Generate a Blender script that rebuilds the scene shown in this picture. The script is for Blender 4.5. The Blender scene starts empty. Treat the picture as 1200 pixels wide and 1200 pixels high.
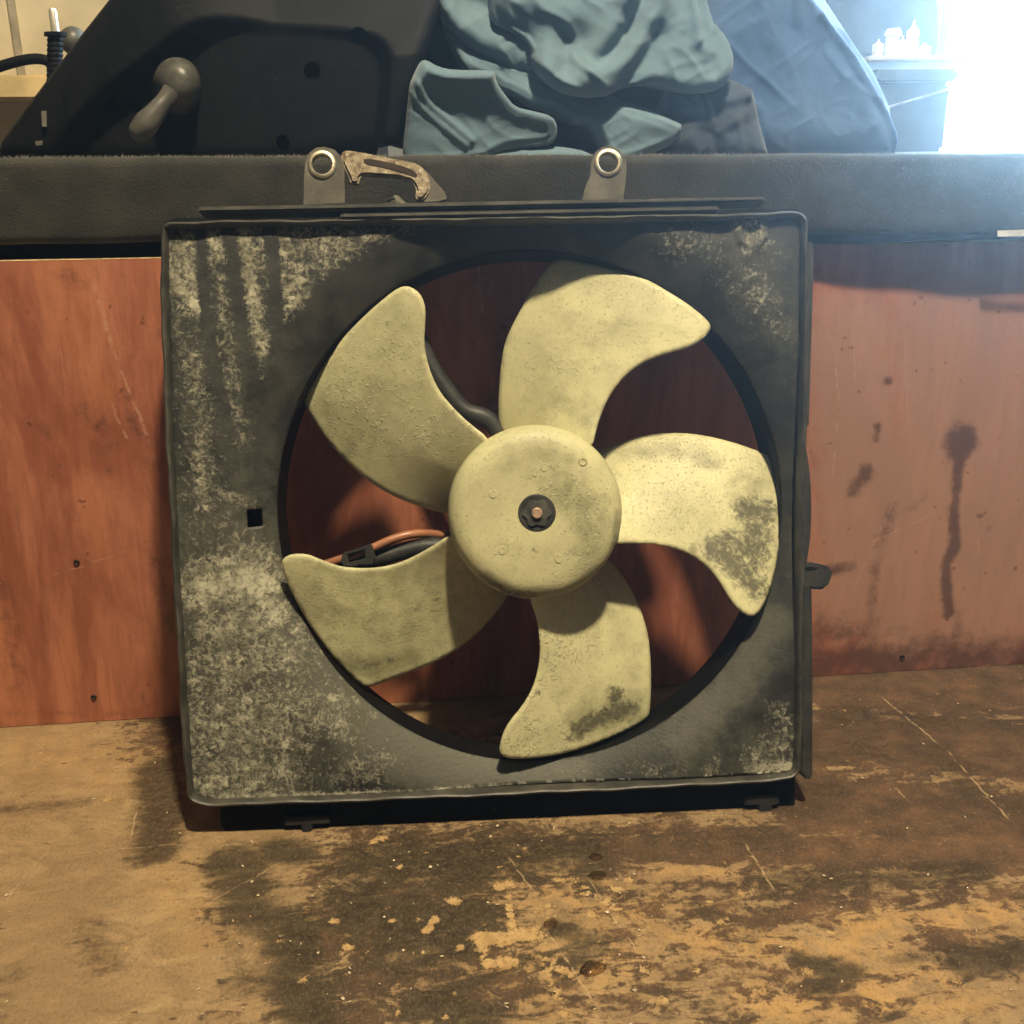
import bpy, bmesh, math, random
import numpy as np
from mathutils import Vector, Matrix
from mathutils.geometry import delaunay_2d_cdt
random.seed(4); RNG = np.random.default_rng(7)
S = bpy.context.scene; COL = S.collection

# ---------------------------------------------------------------- camera, world, lamps, exposure
PITCH, YAW, ROLL = .325, .085, .011
fwd = Vector((math.sin(YAW)*math.cos(PITCH), math.cos(YAW)*math.cos(PITCH), -math.sin(PITCH)))
rt = Vector((math.cos(YAW), -math.sin(YAW), 0)); up = rt.cross(fwd)
rt, up = rt*math.cos(ROLL)-up*math.sin(ROLL), rt*math.sin(ROLL)+up*math.cos(ROLL)
cd = bpy.data.cameras.new('camera'); cam = bpy.data.objects.new('camera', cd); COL.objects.link(cam)
cam.matrix_world = Matrix(((rt.x, up.x, -fwd.x, 0), (rt.y, up.y, -fwd.y, -.69), (rt.z, up.z, -fwd.z, .388), (0, 0, 0, 1)))
cd.sensor_width = 36; cd.lens = 37.5; cd.clip_start = .02; cd.clip_end = 60
S.camera = cam
w = bpy.data.worlds.new('World'); S.world = w; w.use_nodes = True
w.node_tree.nodes['Background'].inputs[0].default_value = (1, .93, .84, 1)
w.node_tree.nodes['Background'].inputs[1].default_value = .06
def area(name, loc, target, size, power, col, shape='DISK', size_y=None):
    l = bpy.data.lights.new(name, 'AREA'); l.shape = shape; l.size = size; l.energy = power; l.color = col
    if size_y: l.size_y = size_y
    o = bpy.data.objects.new(name, l); COL.objects.link(o); o.location = loc
    o.rotation_euler = (Vector(target)-Vector(loc)).to_track_quat('-Z', 'Y').to_euler(); return o
area('ceiling_lamp', (.20, -.68, 1.80), (0, -.05, .15), .10, 57, (1, .83, .55))
S.view_settings.view_transform = 'Standard'; S.view_settings.look = 'None'
S.view_settings.exposure = 0; S.view_settings.gamma = 1

# ---------------------------------------------------------------- node helpers
class NT:
    def __init__(s, name):
        s.m = bpy.data.materials.new(name); s.m.use_nodes = True; s.t = s.m.node_tree
        s.b = s.t.nodes['Principled BSDF']; s._co = None
    def n(s, typ, **k):
        x = s.t.nodes.new(typ)
        for a, v in k.items(): setattr(x, a, v)
        return x
    def put(s, sock, v):
        if isinstance(v, bpy.types.NodeSocket): s.t.links.new(v, sock)
        elif isinstance(v, (tuple, list)) and len(v) == 3 and sock.type == 'RGBA': sock.default_value = (*v, 1)
        else: sock.default_value = v
    def co(s):
        if not s._co: s._co = s.n('ShaderNodeTexCoord').outputs['Object']
        return s._co
    def scaled(s, sc, rot=(0, 0, 0)):
        m = s.n('ShaderNodeMapping'); s.put(m.inputs[0], s.co()); m.inputs['Scale'].default_value = sc; m.inputs['Rotation'].default_value = rot
        return m.outputs[0]
    def noise(s, scale, detail=4, rough=.55, vec=None, dist=0):
        x = s.n('ShaderNodeTexNoise'); s.put(x.inputs['Vector'], vec or s.co()); x.inputs['Scale'].default_value = scale
        x.inputs['Detail'].default_value = detail; x.inputs['Roughness'].default_value = rough; x.inputs['Distortion'].default_value = dist
        return x.outputs[0]
    def voro(s, scale, vec=None, feat='F1'):
        x = s.n('ShaderNodeTexVoronoi', feature=feat); s.put(x.inputs['Vector'], vec or s.co()); x.inputs['Scale'].default_value = scale
        return x.outputs['Distance']
    def math(s, op, a, b=0., c=None, clamp=False):
        x = s.n('ShaderNodeMath', operation=op, use_clamp=clamp); s.put(x.inputs[0], a); s.put(x.inputs[1], b)
        if c is not None: s.put(x.inputs[2], c)
        return x.outputs[0]
    def add(s, a, b): return s.math('ADD', a, b)
    def mul(s, a, b): return s.math('MULTIPLY', a, b)
    def sm(s, v, a, b, lo=0., hi=1.):
        x = s.n('ShaderNodeMapRange', interpolation_type='SMOOTHSTEP'); s.put(x.inputs[0], v)
        for i, q in enumerate((a, b, lo, hi)): x.inputs[i+1].default_value = q
        return x.outputs[0]
    def mix(s, f, a, b):
        x = s.n('ShaderNodeMix', data_type='RGBA'); s.put(x.inputs[0], f); s.put(x.inputs[6], a); s.put(x.inputs[7], b); return x.outputs[2]
    def at(s, name): return s.n('ShaderNodeAttribute', attribute_name=name).outputs['Fac']
    def seg(s, a, b, wd, axes='XY'):
        """mask of a thin straight scratch from a to b in the object's own plane"""
        d = s.n('ShaderNodeSeparateXYZ'); s.put(d.inputs[0], s.co()); x, y = d.outputs[axes[0]], d.outputs[axes[1]]
        L = math.hypot(b[0]-a[0], b[1]-a[1]); tx, ty = (b[0]-a[0])/L, (b[1]-a[1])/L
        al = s.math('MULTIPLY_ADD', x, tx, s.math('MULTIPLY_ADD', y, ty, -(a[0]*tx+a[1]*ty)))
        ac = s.math('MULTIPLY_ADD', x, -ty, s.math('MULTIPLY_ADD', y, tx, a[0]*ty-a[1]*tx))
        ac = s.add(ac, s.math('MULTIPLY_ADD', s.noise(90, 3), .004, -.002))
        m = s.sm(s.math('ABSOLUTE', ac), wd*.4, wd, 1, 0)
        e = s.mul(s.sm(al, -.003, .006), s.sm(al, L-.006, L+.003, 1, 0))
        return s.mul(s.mul(m, e), s.sm(s.noise(160, 3), .38, .56))
    def out(s, col, rough=.6, bump=None, strength=.3, dist=.001, spec=.5, metal=0., sheen=0):
        s.put(s.b.inputs['Base Color'], col); s.put(s.b.inputs['Roughness'], rough); s.put(s.b.inputs['Metallic'], metal)
        s.b.inputs['Specular IOR Level'].default_value = spec; s.b.inputs['Sheen Weight'].default_value = sheen
        if bump is not None:
            x = s.n('ShaderNodeBump'); x.inputs['Strength'].default_value = strength; x.inputs['Distance'].default_value = dist
            s.put(x.inputs['Height'], bump); s.t.links.new(x.outputs[0], s.b.inputs['Normal'])
        return s.m

# ---------------------------------------------------------------- mesh helpers
def link(name, verts, faces, mat, parent=None, smooth=True, attrs=None, loc=None):
    me = bpy.data.meshes.new(name); me.from_pydata([tuple(v) for v in verts], [], [tuple(f) for f in faces]); me.update()
    if mat: me.materials.append(mat)
    if smooth: me.shade_smooth()
    for k, a in (attrs or {}).items():
        at = me.attributes.new(k, 'FLOAT', 'POINT'); at.data.foreach_set('value', np.asarray(a, np.float32))
    o = bpy.data.objects.new(name, me); COL.objects.link(o); o.parent = parent
    if loc: o.location = loc
    return o
def fix(o, angle=None, bevel=0, seg=2):
    bm = bmesh.new(); bm.from_mesh(o.data); bmesh.ops.recalc_face_normals(bm, faces=bm.faces)
    if bevel:
        es = [e for e in bm.edges if len(e.link_faces) == 2 and e.calc_face_angle(0) > .6]
        bmesh.ops.bevel(bm, geom=es, offset=bevel, segments=seg, affect='EDGES', clamp_overlap=True)
    bm.to_mesh(o.data); bm.free()
    if angle: o.data.set_sharp_from_angle(angle=math.radians(angle))
    return o
def tag(o, label, cat, group=None, kind=None):
    o['label'] = label; o['category'] = cat
    if group: o['group'] = group
    if kind: o['kind'] = kind
    return o
def thing(name, label, cat, loc=(0, 0, 0), group=None):
    o = bpy.data.objects.new(name, None); COL.objects.link(o); o.location = loc; o.empty_display_size = .02
    return tag(o, label, cat, group)
def seg_dist(P, line):
    P = np.asarray(P, float); L = np.asarray(line, float)
    if len(L) == 1: return np.hypot(*(P-L[0]).T)
    best = np.full(len(P), 9.)
    for a, b in zip(L[:-1], L[1:]):
        d = b-a; t = np.clip(((P-a)@d)/max(d@d, 1e-12), 0, 1)
        best = np.minimum(best, np.hypot(*(P-a-t[:, None]*d).T))
    return best
def strokes(P, items):
    """soft mask: items = (polyline, radius, strength); negatives wipe"""
    m = np.zeros(len(P))
    for line, r, s in items:
        t = np.clip(1-seg_dist(P, line)/r, 0, 1); t = t*t*(3-2*t)
        m = np.maximum(m, t*s) if s > 0 else m*(1+s*t)
    return m
def inside(P, poly):
    P = np.asarray(P, float); q = np.asarray(poly, float); r = np.zeros(len(P), bool)
    for a, b in zip(q, np.roll(q, -1, 0)):
        c = ((a[1] > P[:, 1]) != (b[1] > P[:, 1]))
        r ^= c & (P[:, 0] < (b[0]-a[0])*(P[:, 1]-a[1])/(b[1]-a[1]+1e-15)+a[0])
    return r
def resample(poly, sp, closed=True):
    p = np.asarray(poly, float); out = []
    n = len(p)
    for i in range(n if closed else n-1):
        a, b = p[i], p[(i+1) % n]; k = max(1, int(round(np.hypot(*(b-a))/sp)))
        out += [a+(b-a)*j/k for j in range(k)]
    if not closed: out.append(p[-1])
    return np.array(out)
def smooth_poly(poly, it=2, closed=True):
    p = np.asarray(poly, float)
    for _ in range(it):                                   # Chaikin corner cutting
        q = np.roll(p, -1, 0) if closed else p[1:]; a = p if closed else p[:-1]
        r = np.empty((2*len(a), 2)); r[0::2] = a*.75+q*.25; r[1::2] = a*.25+q*.75
        p = r if closed else np.vstack([p[:1], r, p[-1:]])
    return p
def tri_sheet(outline, sp, holes=()):
    """triangulated outline with even interior points; returns points, triangles, boundary loops"""
    loops = [resample(l, sp) for l in (outline, *holes)]
    B = np.vstack(loops); lo, hi = B.min(0), B.max(0)
    gx = np.arange(lo[0], hi[0], sp); gy = np.arange(lo[1], hi[1], sp*.87)
    G = np.array([(x+(sp/2 if j % 2 else 0), y) for j, y in enumerate(gy) for x in gx])
    ok = inside(G, loops[0])
    for h in loops[1:]: ok &= ~inside(G, h)
    G = G[ok]
    if len(G):
        keep = np.ones(len(G), bool)
        for l in loops: keep &= seg_dist(G, np.vstack([l, l[:1]])) > sp*.5
        G = G[keep]
    P = np.vstack([B, G]) if len(G) else B
    ed = []; k = 0; idx = []
    for l in loops:
        n = len(l); ed += [(k+i, k+(i+1) % n) for i in range(n)]; idx.append(list(range(k, k+n))); k += n
    r = delaunay_2d_cdt([Vector(p) for p in P], ed, [], 0, 1e-9)
    Q = np.array([tuple(v) for v in r[0]]); T = np.array([f for f in r[2]])
    c = Q[T].mean(1); ok = inside(c, loops[0])
    for h in loops[1:]: ok &= ~inside(c, h)
    return Q, T[ok], idx, loops
def prism(name, outline, d0, d1, frame, mat, parent, holes=(), sp=.004, bevel=0, angle=35):
    """solid of constant thickness; frame(u, v, d) -> xyz"""
    if holes: P, T, idx, _ = tri_sheet(outline, sp, holes)
    else: P = np.asarray(outline, float); idx = [list(range(len(P)))]; T = idx
    n = len(P)
    V = [frame(u, v, d0) for u, v in P]+[frame(u, v, d1) for u, v in P]
    Fc = [tuple(t) for t in T]+[tuple(q+n for q in reversed(list(t))) for t in T]
    for l in idx: Fc += [(l[i], l[(i+1) % len(l)], l[(i+1) % len(l)]+n, l[i]+n) for i in range(len(l))]
    o = link(name, V, Fc, mat, parent); return fix(o, angle, bevel)
def lathe(name, prof, frame, mat, parent, seg=48, angle=None, caps=True):
    """profile (radius, height) turned about the frame's axis; frame(x, y, h) -> xyz"""
    V = []; Fc = []
    for r, h in prof:
        for k in range(seg):
            a = 2*math.pi*k/seg; V.append(frame(r*math.cos(a), r*math.sin(a), h))
    for i in range(len(prof)-1):
        for k in range(seg):
            k2 = (k+1) % seg; Fc.append((i*seg+k, i*seg+k2, (i+1)*seg+k2, (i+1)*seg+k))
    for e, i in ((prof[0], 0), (prof[-1], len(prof)-1)):
        if caps and e[0] > 1e-6: Fc.append(tuple(range(i*seg, i*seg+seg)))
    o = link(name, V, Fc, mat, parent); bm = bmesh.new(); bm.from_mesh(o.data)
    bmesh.ops.remove_doubles(bm, verts=bm.verts, dist=1e-6); bm.to_mesh(o.data); bm.free(); return fix(o, angle)
def tube(name, path, rad, mat, parent, seg=10):
    p = [Vector(q) for q in path]; V = []; Fc = []
    rads = rad if isinstance(rad, (list, tuple)) else [rad]*len(p)
    ref = Vector((.13, .21, .97))
    for i, q in enumerate(p):
        t = (p[min(i+1, len(p)-1)]-p[max(i-1, 0)]).normalized(); a = t.cross(ref).normalized(); b = t.cross(a)
        for k in range(seg): V.append(q+a*rads[i]*math.cos(2*math.pi*k/seg)+b*rads[i]*math.sin(2*math.pi*k/seg))
    for i in range(len(p)-1):
        for k in range(seg): Fc.append((i*seg+k, i*seg+(k+1) % seg, (i+1)*seg+(k+1) % seg, (i+1)*seg+k))
    Fc += [tuple(range(seg)), tuple(range((len(p)-1)*seg, len(p)*seg))]
    return fix(link(name, V, Fc, mat, parent), 50)
def bend(pts, n=6):
    """Catmull-Rom through 3D points"""
    p = [Vector(q) for q in pts]; out = []
    for i in range(len(p)-1):
        a, b, c, d = p[max(i-1, 0)], p[i], p[i+1], p[min(i+2, len(p)-1)]
        for k in range(n):
            t = k/n; out.append(.5*((2*b)+(c-a)*t+(2*a-5*b+4*c-d)*t*t+(3*b-a-3*c+d)*t**3))
    return out+[p[-1]]
def box(name, lo, hi, mat, parent=None, bevel=.002, seg=2):
    V = [(x, y, z) for x in (lo[0], hi[0]) for y in (lo[1], hi[1]) for z in (lo[2], hi[2])]
    Fc = [(0, 1, 3, 2), (4, 6, 7, 5), (0, 4, 5, 1), (2, 3, 7, 6), (0, 2, 6, 4), (1, 5, 7, 3)]
    return fix(link(name, V, Fc, mat, parent), 35, bevel, seg)
world = lambda u, v, d: (u, d, v)                     # upright sheets: x, z and depth y

# ---------------------------------------------------------------- materials
def mat_plain(name, col, rough=.6, nz=60, amt=.25, bump=.15, metal=0., spec=.5):
    t = NT(name); f = t.sm(t.noise(nz, 5), .3, .7)
    c = t.mix(f, tuple(q*(1-amt) for q in col), tuple(min(1, q*(1+amt)) for q in col))
    return t.out(c, rough, t.noise(nz*6, 4), bump, .0008, spec, metal)
def mat_shroud():
    t = NT('dirty black plastic')
    base = t.mix(t.sm(t.noise(55, 6), .35, .68), (.017, .017, .016), (.042, .042, .035))
    film_light = t.sm(t.add(t.at('film_light'), t.math('MULTIPLY_ADD', t.noise(130, 8, .75), 1.7, -.85)), .12, 1.0)
    base = t.mix(film_light, base, (.085, .084, .064))
    hf = t.math('MULTIPLY_ADD', t.noise(210, 9, .74, dist=.7), 1.8, t.math('MULTIPLY_ADD', t.noise(430, 6, .7, dist=.4), 1.0, -1.43))
    dep = t.add(t.mul(t.at('dirt'), .80), hf)
    k = t.mul(t.sm(dep, .30, .78), t.sm(t.at('dirt'), .02, .20))
    spark = t.mul(t.sm(t.noise(520, 3, .6), .66, .74), t.sm(t.at('dirt'), .05, .4))
    tone = t.mix(t.sm(t.noise(95, 7, .7), .34, .66), (.16, .155, .11), (.58, .55, .41))
    c = t.mix(t.mul(k, .85), base, tone); c = t.mix(t.mul(spark, .5), c, (.6, .57, .42))
    r = t.sm(k, 0, 1, .52, .9)
    return t.out(c, r, t.add(t.mul(k, .8), t.mul(t.noise(420, 5, .65), .5)), .55, .0012, .4)
def mat_dark(name, a=(.020, .020, .019), b=(.045, .044, .038), rough=.5):
    t = NT(name); c = t.mix(t.sm(t.noise(70, 7, .65), .35, .7), a, b)
    d = t.sm(t.noise(260, 6, .7), .62, .78); c = t.mix(t.mul(d, .35), c, (.22, .21, .16))
    return t.out(c, rough, t.noise(380, 5, .6), .3, .0007, .45)
def mat_fan():
    t = NT('aged ivory plastic')
    base = t.mix(t.sm(t.noise(28, 5), .3, .7), (.48, .455, .265), (.63, .60, .345))
    g = t.sm(t.add(t.at('grime'), t.math('MULTIPLY_ADD', t.noise(95, 7, .7), 1., -.5)), .25, .8)
    base = t.mix(t.mul(g, .85), base, (.25, .24, .13))
    base = t.mix(t.mul(t.sm(t.noise(60, 8, .72), .5, .66), .4), base, (.33, .315, .18))
    specks = t.mul(t.sm(t.noise(330, 4, .6), .655, .74), .7)
    base = t.mix(specks, base, (.20, .19, .10))
    mo = t.add(t.mul(t.at('mould'), .95), t.math('MULTIPLY_ADD', t.noise(230, 7, .72, dist=.5), 1.9, -1.0))
    mo = t.mul(t.sm(mo, .3, .85), t.sm(t.at('mould'), .05, .25))
    c = t.mix(t.mul(mo, .85), base, (.055, .052, .034))
    pe = t.at('peel')
    blis = t.mul(t.sm(t.noise(430, 5, .6, dist=.5), .52, .66), t.sm(t.noise(75, 4), .38, .58))
    light = t.mul(t.mul(pe, blis), .35); c = t.mix(light, c, (.66, .63, .45))
    pit = t.sm(t.noise(640, 5, .65), .56, .70); c = t.mix(t.mul(pit, t.mul(t.sm(t.noise(40, 4), .32, .56), .55)), c, (.30, .28, .16))
    h = t.add(t.mul(t.mul(pe, blis), 1.), t.add(t.mul(t.noise(520, 4), .10), t.mul(pit, -.25)))
    return t.out(c, .5, h, .65, .0012, .4)
def mat_bench():
    t = NT('worn stained plywood')
    gr = t.noise(36, 8, .64, t.scaled((1, 1.7, 1), (0, 0, .5)), .8)
    tan = t.mix(t.sm(gr, .32, .68), (.24, .158, .078), (.39, .265, .135))
    tan = t.mix(t.mul(t.sm(t.noise(13, 7, .6), .42, .66), .7), tan, (.26, .165, .085))
    tan = t.mix(t.mul(t.at('gold'), t.sm(t.noise(70, 7, .65), .36, .58)), tan, (.50, .30, .115))
    fine = t.noise(150, 9, .72, dist=.6); mid = t.noise(42, 9, .70, t.scaled((.8, 1.9, 1)), 1.0)
    nz = t.math('MULTIPLY_ADD', fine, 1.1, t.math('MULTIPLY_ADD', mid, 1.7, -1.4))
    br = t.sm(t.add(t.at('brown'), t.mul(nz, 1.2)), .32, .60)
    brc = t.mix(t.sm(t.noise(46, 7, .65), .35, .68), (.048, .028, .017), (.135, .070, .036))
    c = t.mix(t.mul(br, .92), tan, brc)
    st = t.sm(t.add(t.at('stain'), t.mul(nz, .75)), .20, .80)
    c = t.mix(t.mul(st, .88), c, t.mix(t.sm(fine, .38, .66), (.026, .021, .014), (.075, .057, .036)))
    ba = t.sm(t.add(t.at('bare'), t.math('MULTIPLY_ADD', t.noise(140, 10, .80, dist=.4), 3.6, -1.85)), .38, .52)
    c = t.mix(ba, c, t.mix(t.sm(fine, .4, .6), (.40, .255, .11), (.54, .36, .165)))
    ch = t.mul(t.sm(t.noise(150, 3, .5, t.scaled((1.5, .7, 1))), .715, .735), t.sm(t.noise(14, 3), .45, .6)); c = t.mix(t.mul(ch, .9), c, (.50, .33, .15))
    dk = t.mul(t.sm(t.noise(95, 3, .5, t.scaled((.6, 1.6, 1))), .70, .74), .8); c = t.mix(dk, c, (.05, .032, .018))
    sc = None
    for a, b, wd in SCRATCH:
        q = t.seg(a, b, wd); sc = q if sc is None else t.math('MAXIMUM', sc, q)
    c = t.mix(t.mul(sc, .75), c, (.45, .32, .18))
    mic = t.noise(620, 6, .75, t.scaled((1, .6, 1))); c = t.mix(t.mul(t.sm(mic, .5, .68), .45), c, (.045, .033, .020))
    c = t.mix(t.mul(t.sm(mic, .50, .34), .16), c, (.50, .36, .20))
    h = t.add(t.mul(fine, .6), t.add(t.mul(ba, -.5), t.add(t.mul(gr, .4), t.mul(mic, .5))))
    return t.out(c, t.sm(st, 0, 1, .62, .42), h, .55, .0012, .45)
def mat_panel():
    t = NT('red brown varnished plywood')
    gv = t.scaled((9, 9, 1.1), (0, -.22, 0))
    gr = t.noise(14, 9, .66, gv, .9)
    c = t.mix(t.sm(gr, .25, .75), (.37, .130, .074), (.57, .222, .130))
    fl = t.noise(8, 7, .62, t.scaled((1.2, 1, .40), (0, .30, 0)), 2.2)
    c = t.mix(t.mul(t.sm(fl, .40, .60), .72), c, (.27, .080, .046))
    c = t.mix(t.mul(t.sm(t.noise(16, 6, .6, t.scaled((1.5, 1, .35))), .5, .68), .5), c, (.66, .26, .125))
    wx = t.add(t.at('worn'), t.math('MULTIPLY_ADD', t.noise(70, 7, .7), .9, -.45))
    c = t.mix(t.mul(t.sm(wx, .15, .85), .72), c, (.43, .265, .195))
    st = t.add(t.at('stain'), t.math('MULTIPLY_ADD', t.noise(48, 9, .72), 1.7, -.85))
    c = t.mix(t.mul(t.sm(st, .22, .85), .82), c, (.085, .038, .028))
    sp = t.mul(t.sm(t.noise(110, 3, .5), .69, .73), .6); c = t.mix(sp, c, (.12, .04, .025))
    sc = None
    for a, b, wd in PSCRATCH:
        q = t.seg(a, b, wd, 'XZ'); sc = q if sc is None else t.math('MAXIMUM', sc, q)
    c = t.mix(t.mul(sc, .5), c, (.62, .36, .24))
    return t.out(c, .36, t.add(t.mul(gr, .5), t.noise(240, 5)), .22, .0008, .5)
def mat_felt():
    t = NT('charcoal felt'); n = t.noise(700, 5, .7)
    c = t.mix(t.sm(t.noise(40, 5), .3, .7), (.034, .033, .028), (.055, .052, .043))
    c = t.mix(t.sm(n, .58, .75), c, (.10, .097, .083))
    return t.out(c, .95, n, .8, .0015, .15, sheen=.12)
def mat_cloth(name, a, b, sheen=.25):
    t = NT(name); wv = t.noise(900, 3, .6, t.scaled((1, 1, 2.4)))
    c = t.mix(t.sm(t.noise(16, 4), .3, .7), a, b)
    return t.out(c, .92, t.add(t.mul(wv, .8), t.mul(t.noise(260, 6, .7), .5)), .45, .0009, .2, sheen=sheen)
def mat_emit(name, col, k):
    t = NT(name); t.b.inputs['Base Color'].default_value = (.8, .8, .8, 1)
    t.b.inputs['Emission Color'].default_value = (*col, 1); t.b.inputs['Emission Strength'].default_value = k; return t.m
def mat_rust():
    t = NT('rusty crusted metal'); n = t.noise(170, 8, .7)
    c = t.mix(t.sm(n, .34, .62), (.13, .09, .055), (.42, .35, .24)); c = t.mix(t.sm(t.noise(330, 4), .58, .7), c, (.62, .55, .41))
    return t.out(c, .8, n, .9, .002, .3)

SCRATCH = [(a, b, w_) for (a, b), w_ in (
    ([(0.3333,-0.0052),(0.3447,-0.0748)], .0011), ([(0.3464,-0.0838),(0.3465,-0.1625)], .0010), ([(0.1803,-0.1675),(0.1841,-0.2128)], .0009), ([(0.2934,-0.1197),(0.2948,-0.1390)], .0008),
    ([(0.0394,-0.1661),(0.0525,-0.2023)], .0007), ([(0.0400,-0.2144),(0.0567,-0.2140)], .0006), ([(-0.2404,-0.1824),(-0.2299,-0.1285)], .0006), ([(-0.1841,-0.1290),(-0.1875,-0.0979)], .0008),
    ([(0.0835,-0.1923),(0.1000,-0.2548)], .0006), ([(-0.1286,-0.1924),(-0.0909,-0.1590)], .0005), ([(-0.2172,-0.1380),(-0.1290,-0.1347)], .0004), ([(0.0728,-0.2866),(0.0547,-0.2313)], .0009))]
PSCRATCH = [(a, b, w_) for (a, b), w_ in (
    ([(-0.2044,0.3131),(-0.1982,0.2705)], .0022), ([(-0.1982,0.2705),(-0.1824,0.2071)], .0014), ([(0.2888,0.2550),(0.2953,0.2183)], .0008), ([(0.2953,0.2183),(0.2959,0.1613)], .0008),
    ([(-0.2589,0.1147),(-0.2055,0.1308)], .0006), ([(0.4115,0.1228),(0.4167,0.0952)], .0008), ([(0.3232,0.1069),(0.3803,0.1311)], .0006), ([(0.3388,0.2655),(0.3489,0.1976)], .0005),
    ([(-0.2037,0.2357),(-0.1963,0.2064)], .0012), ([(0.0403,0.3241),(0.0429,0.2840)], .0009), ([(0.3199,0.0726),(0.3507,0.1589)], .0006), ([(0.3017,0.2636),(0.3061,0.2302)], .0005))]
M_SHROUD = mat_shroud(); M_DARK = mat_dark('grubby black plastic'); M_FAN = mat_fan(); M_BENCH = mat_bench(); M_PANEL = mat_panel()
M_FELT = mat_felt(); M_RUST = mat_rust()
M_BLACK = mat_dark('matt black plastic', (.004, .004, .004), (.008, .008, .0075), .6)
M_BLACK.node_tree.nodes['Principled BSDF'].inputs['Specular IOR Level'].default_value = .12
M_STEEL = mat_plain('dull steel', (.55, .5, .42), .38, 90, .2, .2, 1.)
M_NUT = mat_dark('greasy black nut', (.03, .03, .025), (.12, .115, .09), .5)
M_LIP = mat_dark('scuffed black steel', (.035, .034, .029), (.085, .080, .064), .45)
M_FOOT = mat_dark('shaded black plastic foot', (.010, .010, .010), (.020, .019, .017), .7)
M_TAB = mat_dark('dusty steel tab', (.060, .055, .040), (.12, .11, .08), .6)

# ---------------------------------------------------------------- workbench
bench = thing('workbench', 'scratched oil stained plywood workbench top with tan and dark brown patches', 'workbench', (0, 0, 0))
nx, ny = 430, 330
X, Y = np.meshgrid(np.linspace(-.47, .62, nx), np.linspace(-.42, .06, ny)); P = np.c_[X.ravel(), Y.ravel()]
stain = strokes(P, [(l_, r_*1.08, g_) for l_, r_, g_ in [([(-0.1852,-0.0490),(-0.1695,-0.1089),(-0.1669,-0.1391)], .030, .95), ([(-0.1845,-0.2038),(-0.1730,-0.2334)], .030, .45), ([(-0.0949,-0.1465),(-0.0794,-0.1522)], .024, .95), ([(-0.1181,-0.1562),(-0.1053,-0.1947),(-0.0798,-0.2177),(-0.0743,-0.2493),(-0.0633,-0.2784)], .034, .9),
    ([(-0.1101,-0.2080),(-0.0982,-0.2585)], .02, .5), ([(-0.0367,-0.1646),(0.0222,-0.1706)], .06, .8), ([(-0.0448,-0.2009),(-0.0081,-0.2377),(0.0105,-0.2134)], .06, .82), ([(-0.0505,-0.2575),(-0.0168,-0.2777)], .04, .5), ([(0.0168,-0.2643),(0.0438,-0.2492)], .03, .6), ([(-0.0086,-0.2785),(0.0152,-0.2915)], .035, .85), ([(0.0884,-0.1614),(0.0829,-0.1959)], .022, .75), ([(0.0592,-0.2317),(0.0755,-0.2430),(0.0624,-0.2571)], .022, .7),
    ([(0.0341,-0.2602),(0.0484,-0.2842)], .03, .4), ([(0.1824,-0.2061),(0.2310,-0.2074),(0.2990,-0.2106)], .026, .7), ([(0.1807,-0.2660),(0.2029,-0.2771),(0.1830,-0.2838)], .016, .8), ([(0.2276,-0.2707),(0.2546,-0.2704)], .012, .55), ([(0.2602,-0.2770),(0.2888,-0.2738)], .022, .9),
    ([(0.2604,-0.0747),(0.3292,-0.0820),(0.3501,-0.1539)], .05, .55), ([(-0.1498,0.0286),(-0.0513,-0.0632)], .06, .45), ([(0.1288,-0.1399),(0.1806,-0.1453)], .02, .4), ([(-0.2224,-0.0850),(-0.2426,-0.0876),(-0.2740,-0.0871)], .013, .5), ([(-0.2139,0.0129),(-0.1887,0.0078),(-0.1747,-0.0173)], .016, .5), ([(0.1093,-0.2902),(0.1354,-0.3008)], .025, .5),
    ([(-0.2220,-0.2345),(-0.2058,-0.2695)], .03, .4), ([(-0.1506,-0.2697),(-0.0769,-0.2823)], .02, .3), ([(0.1392,-0.2231),(0.1616,-0.2421)], .016, .4), ([(0.2001,-0.3047),(0.2217,-0.3120)], .015, .4), ([(-0.0417,-0.1641),(0.0225,-0.1667),(0.0822,-0.1689)], .06, .72), ([(0.0444,-0.2430),(0.0484,-0.2842)], .03, .5), ([(0.1293,-0.1614),(0.1946,-0.1682)], .03, .5), ([(0.2892,-0.0312),(0.4192,-0.0513)], .05, .6), ([(0.1830,-0.1179),(0.2421,-0.1241)], .05, .6)]])
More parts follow.
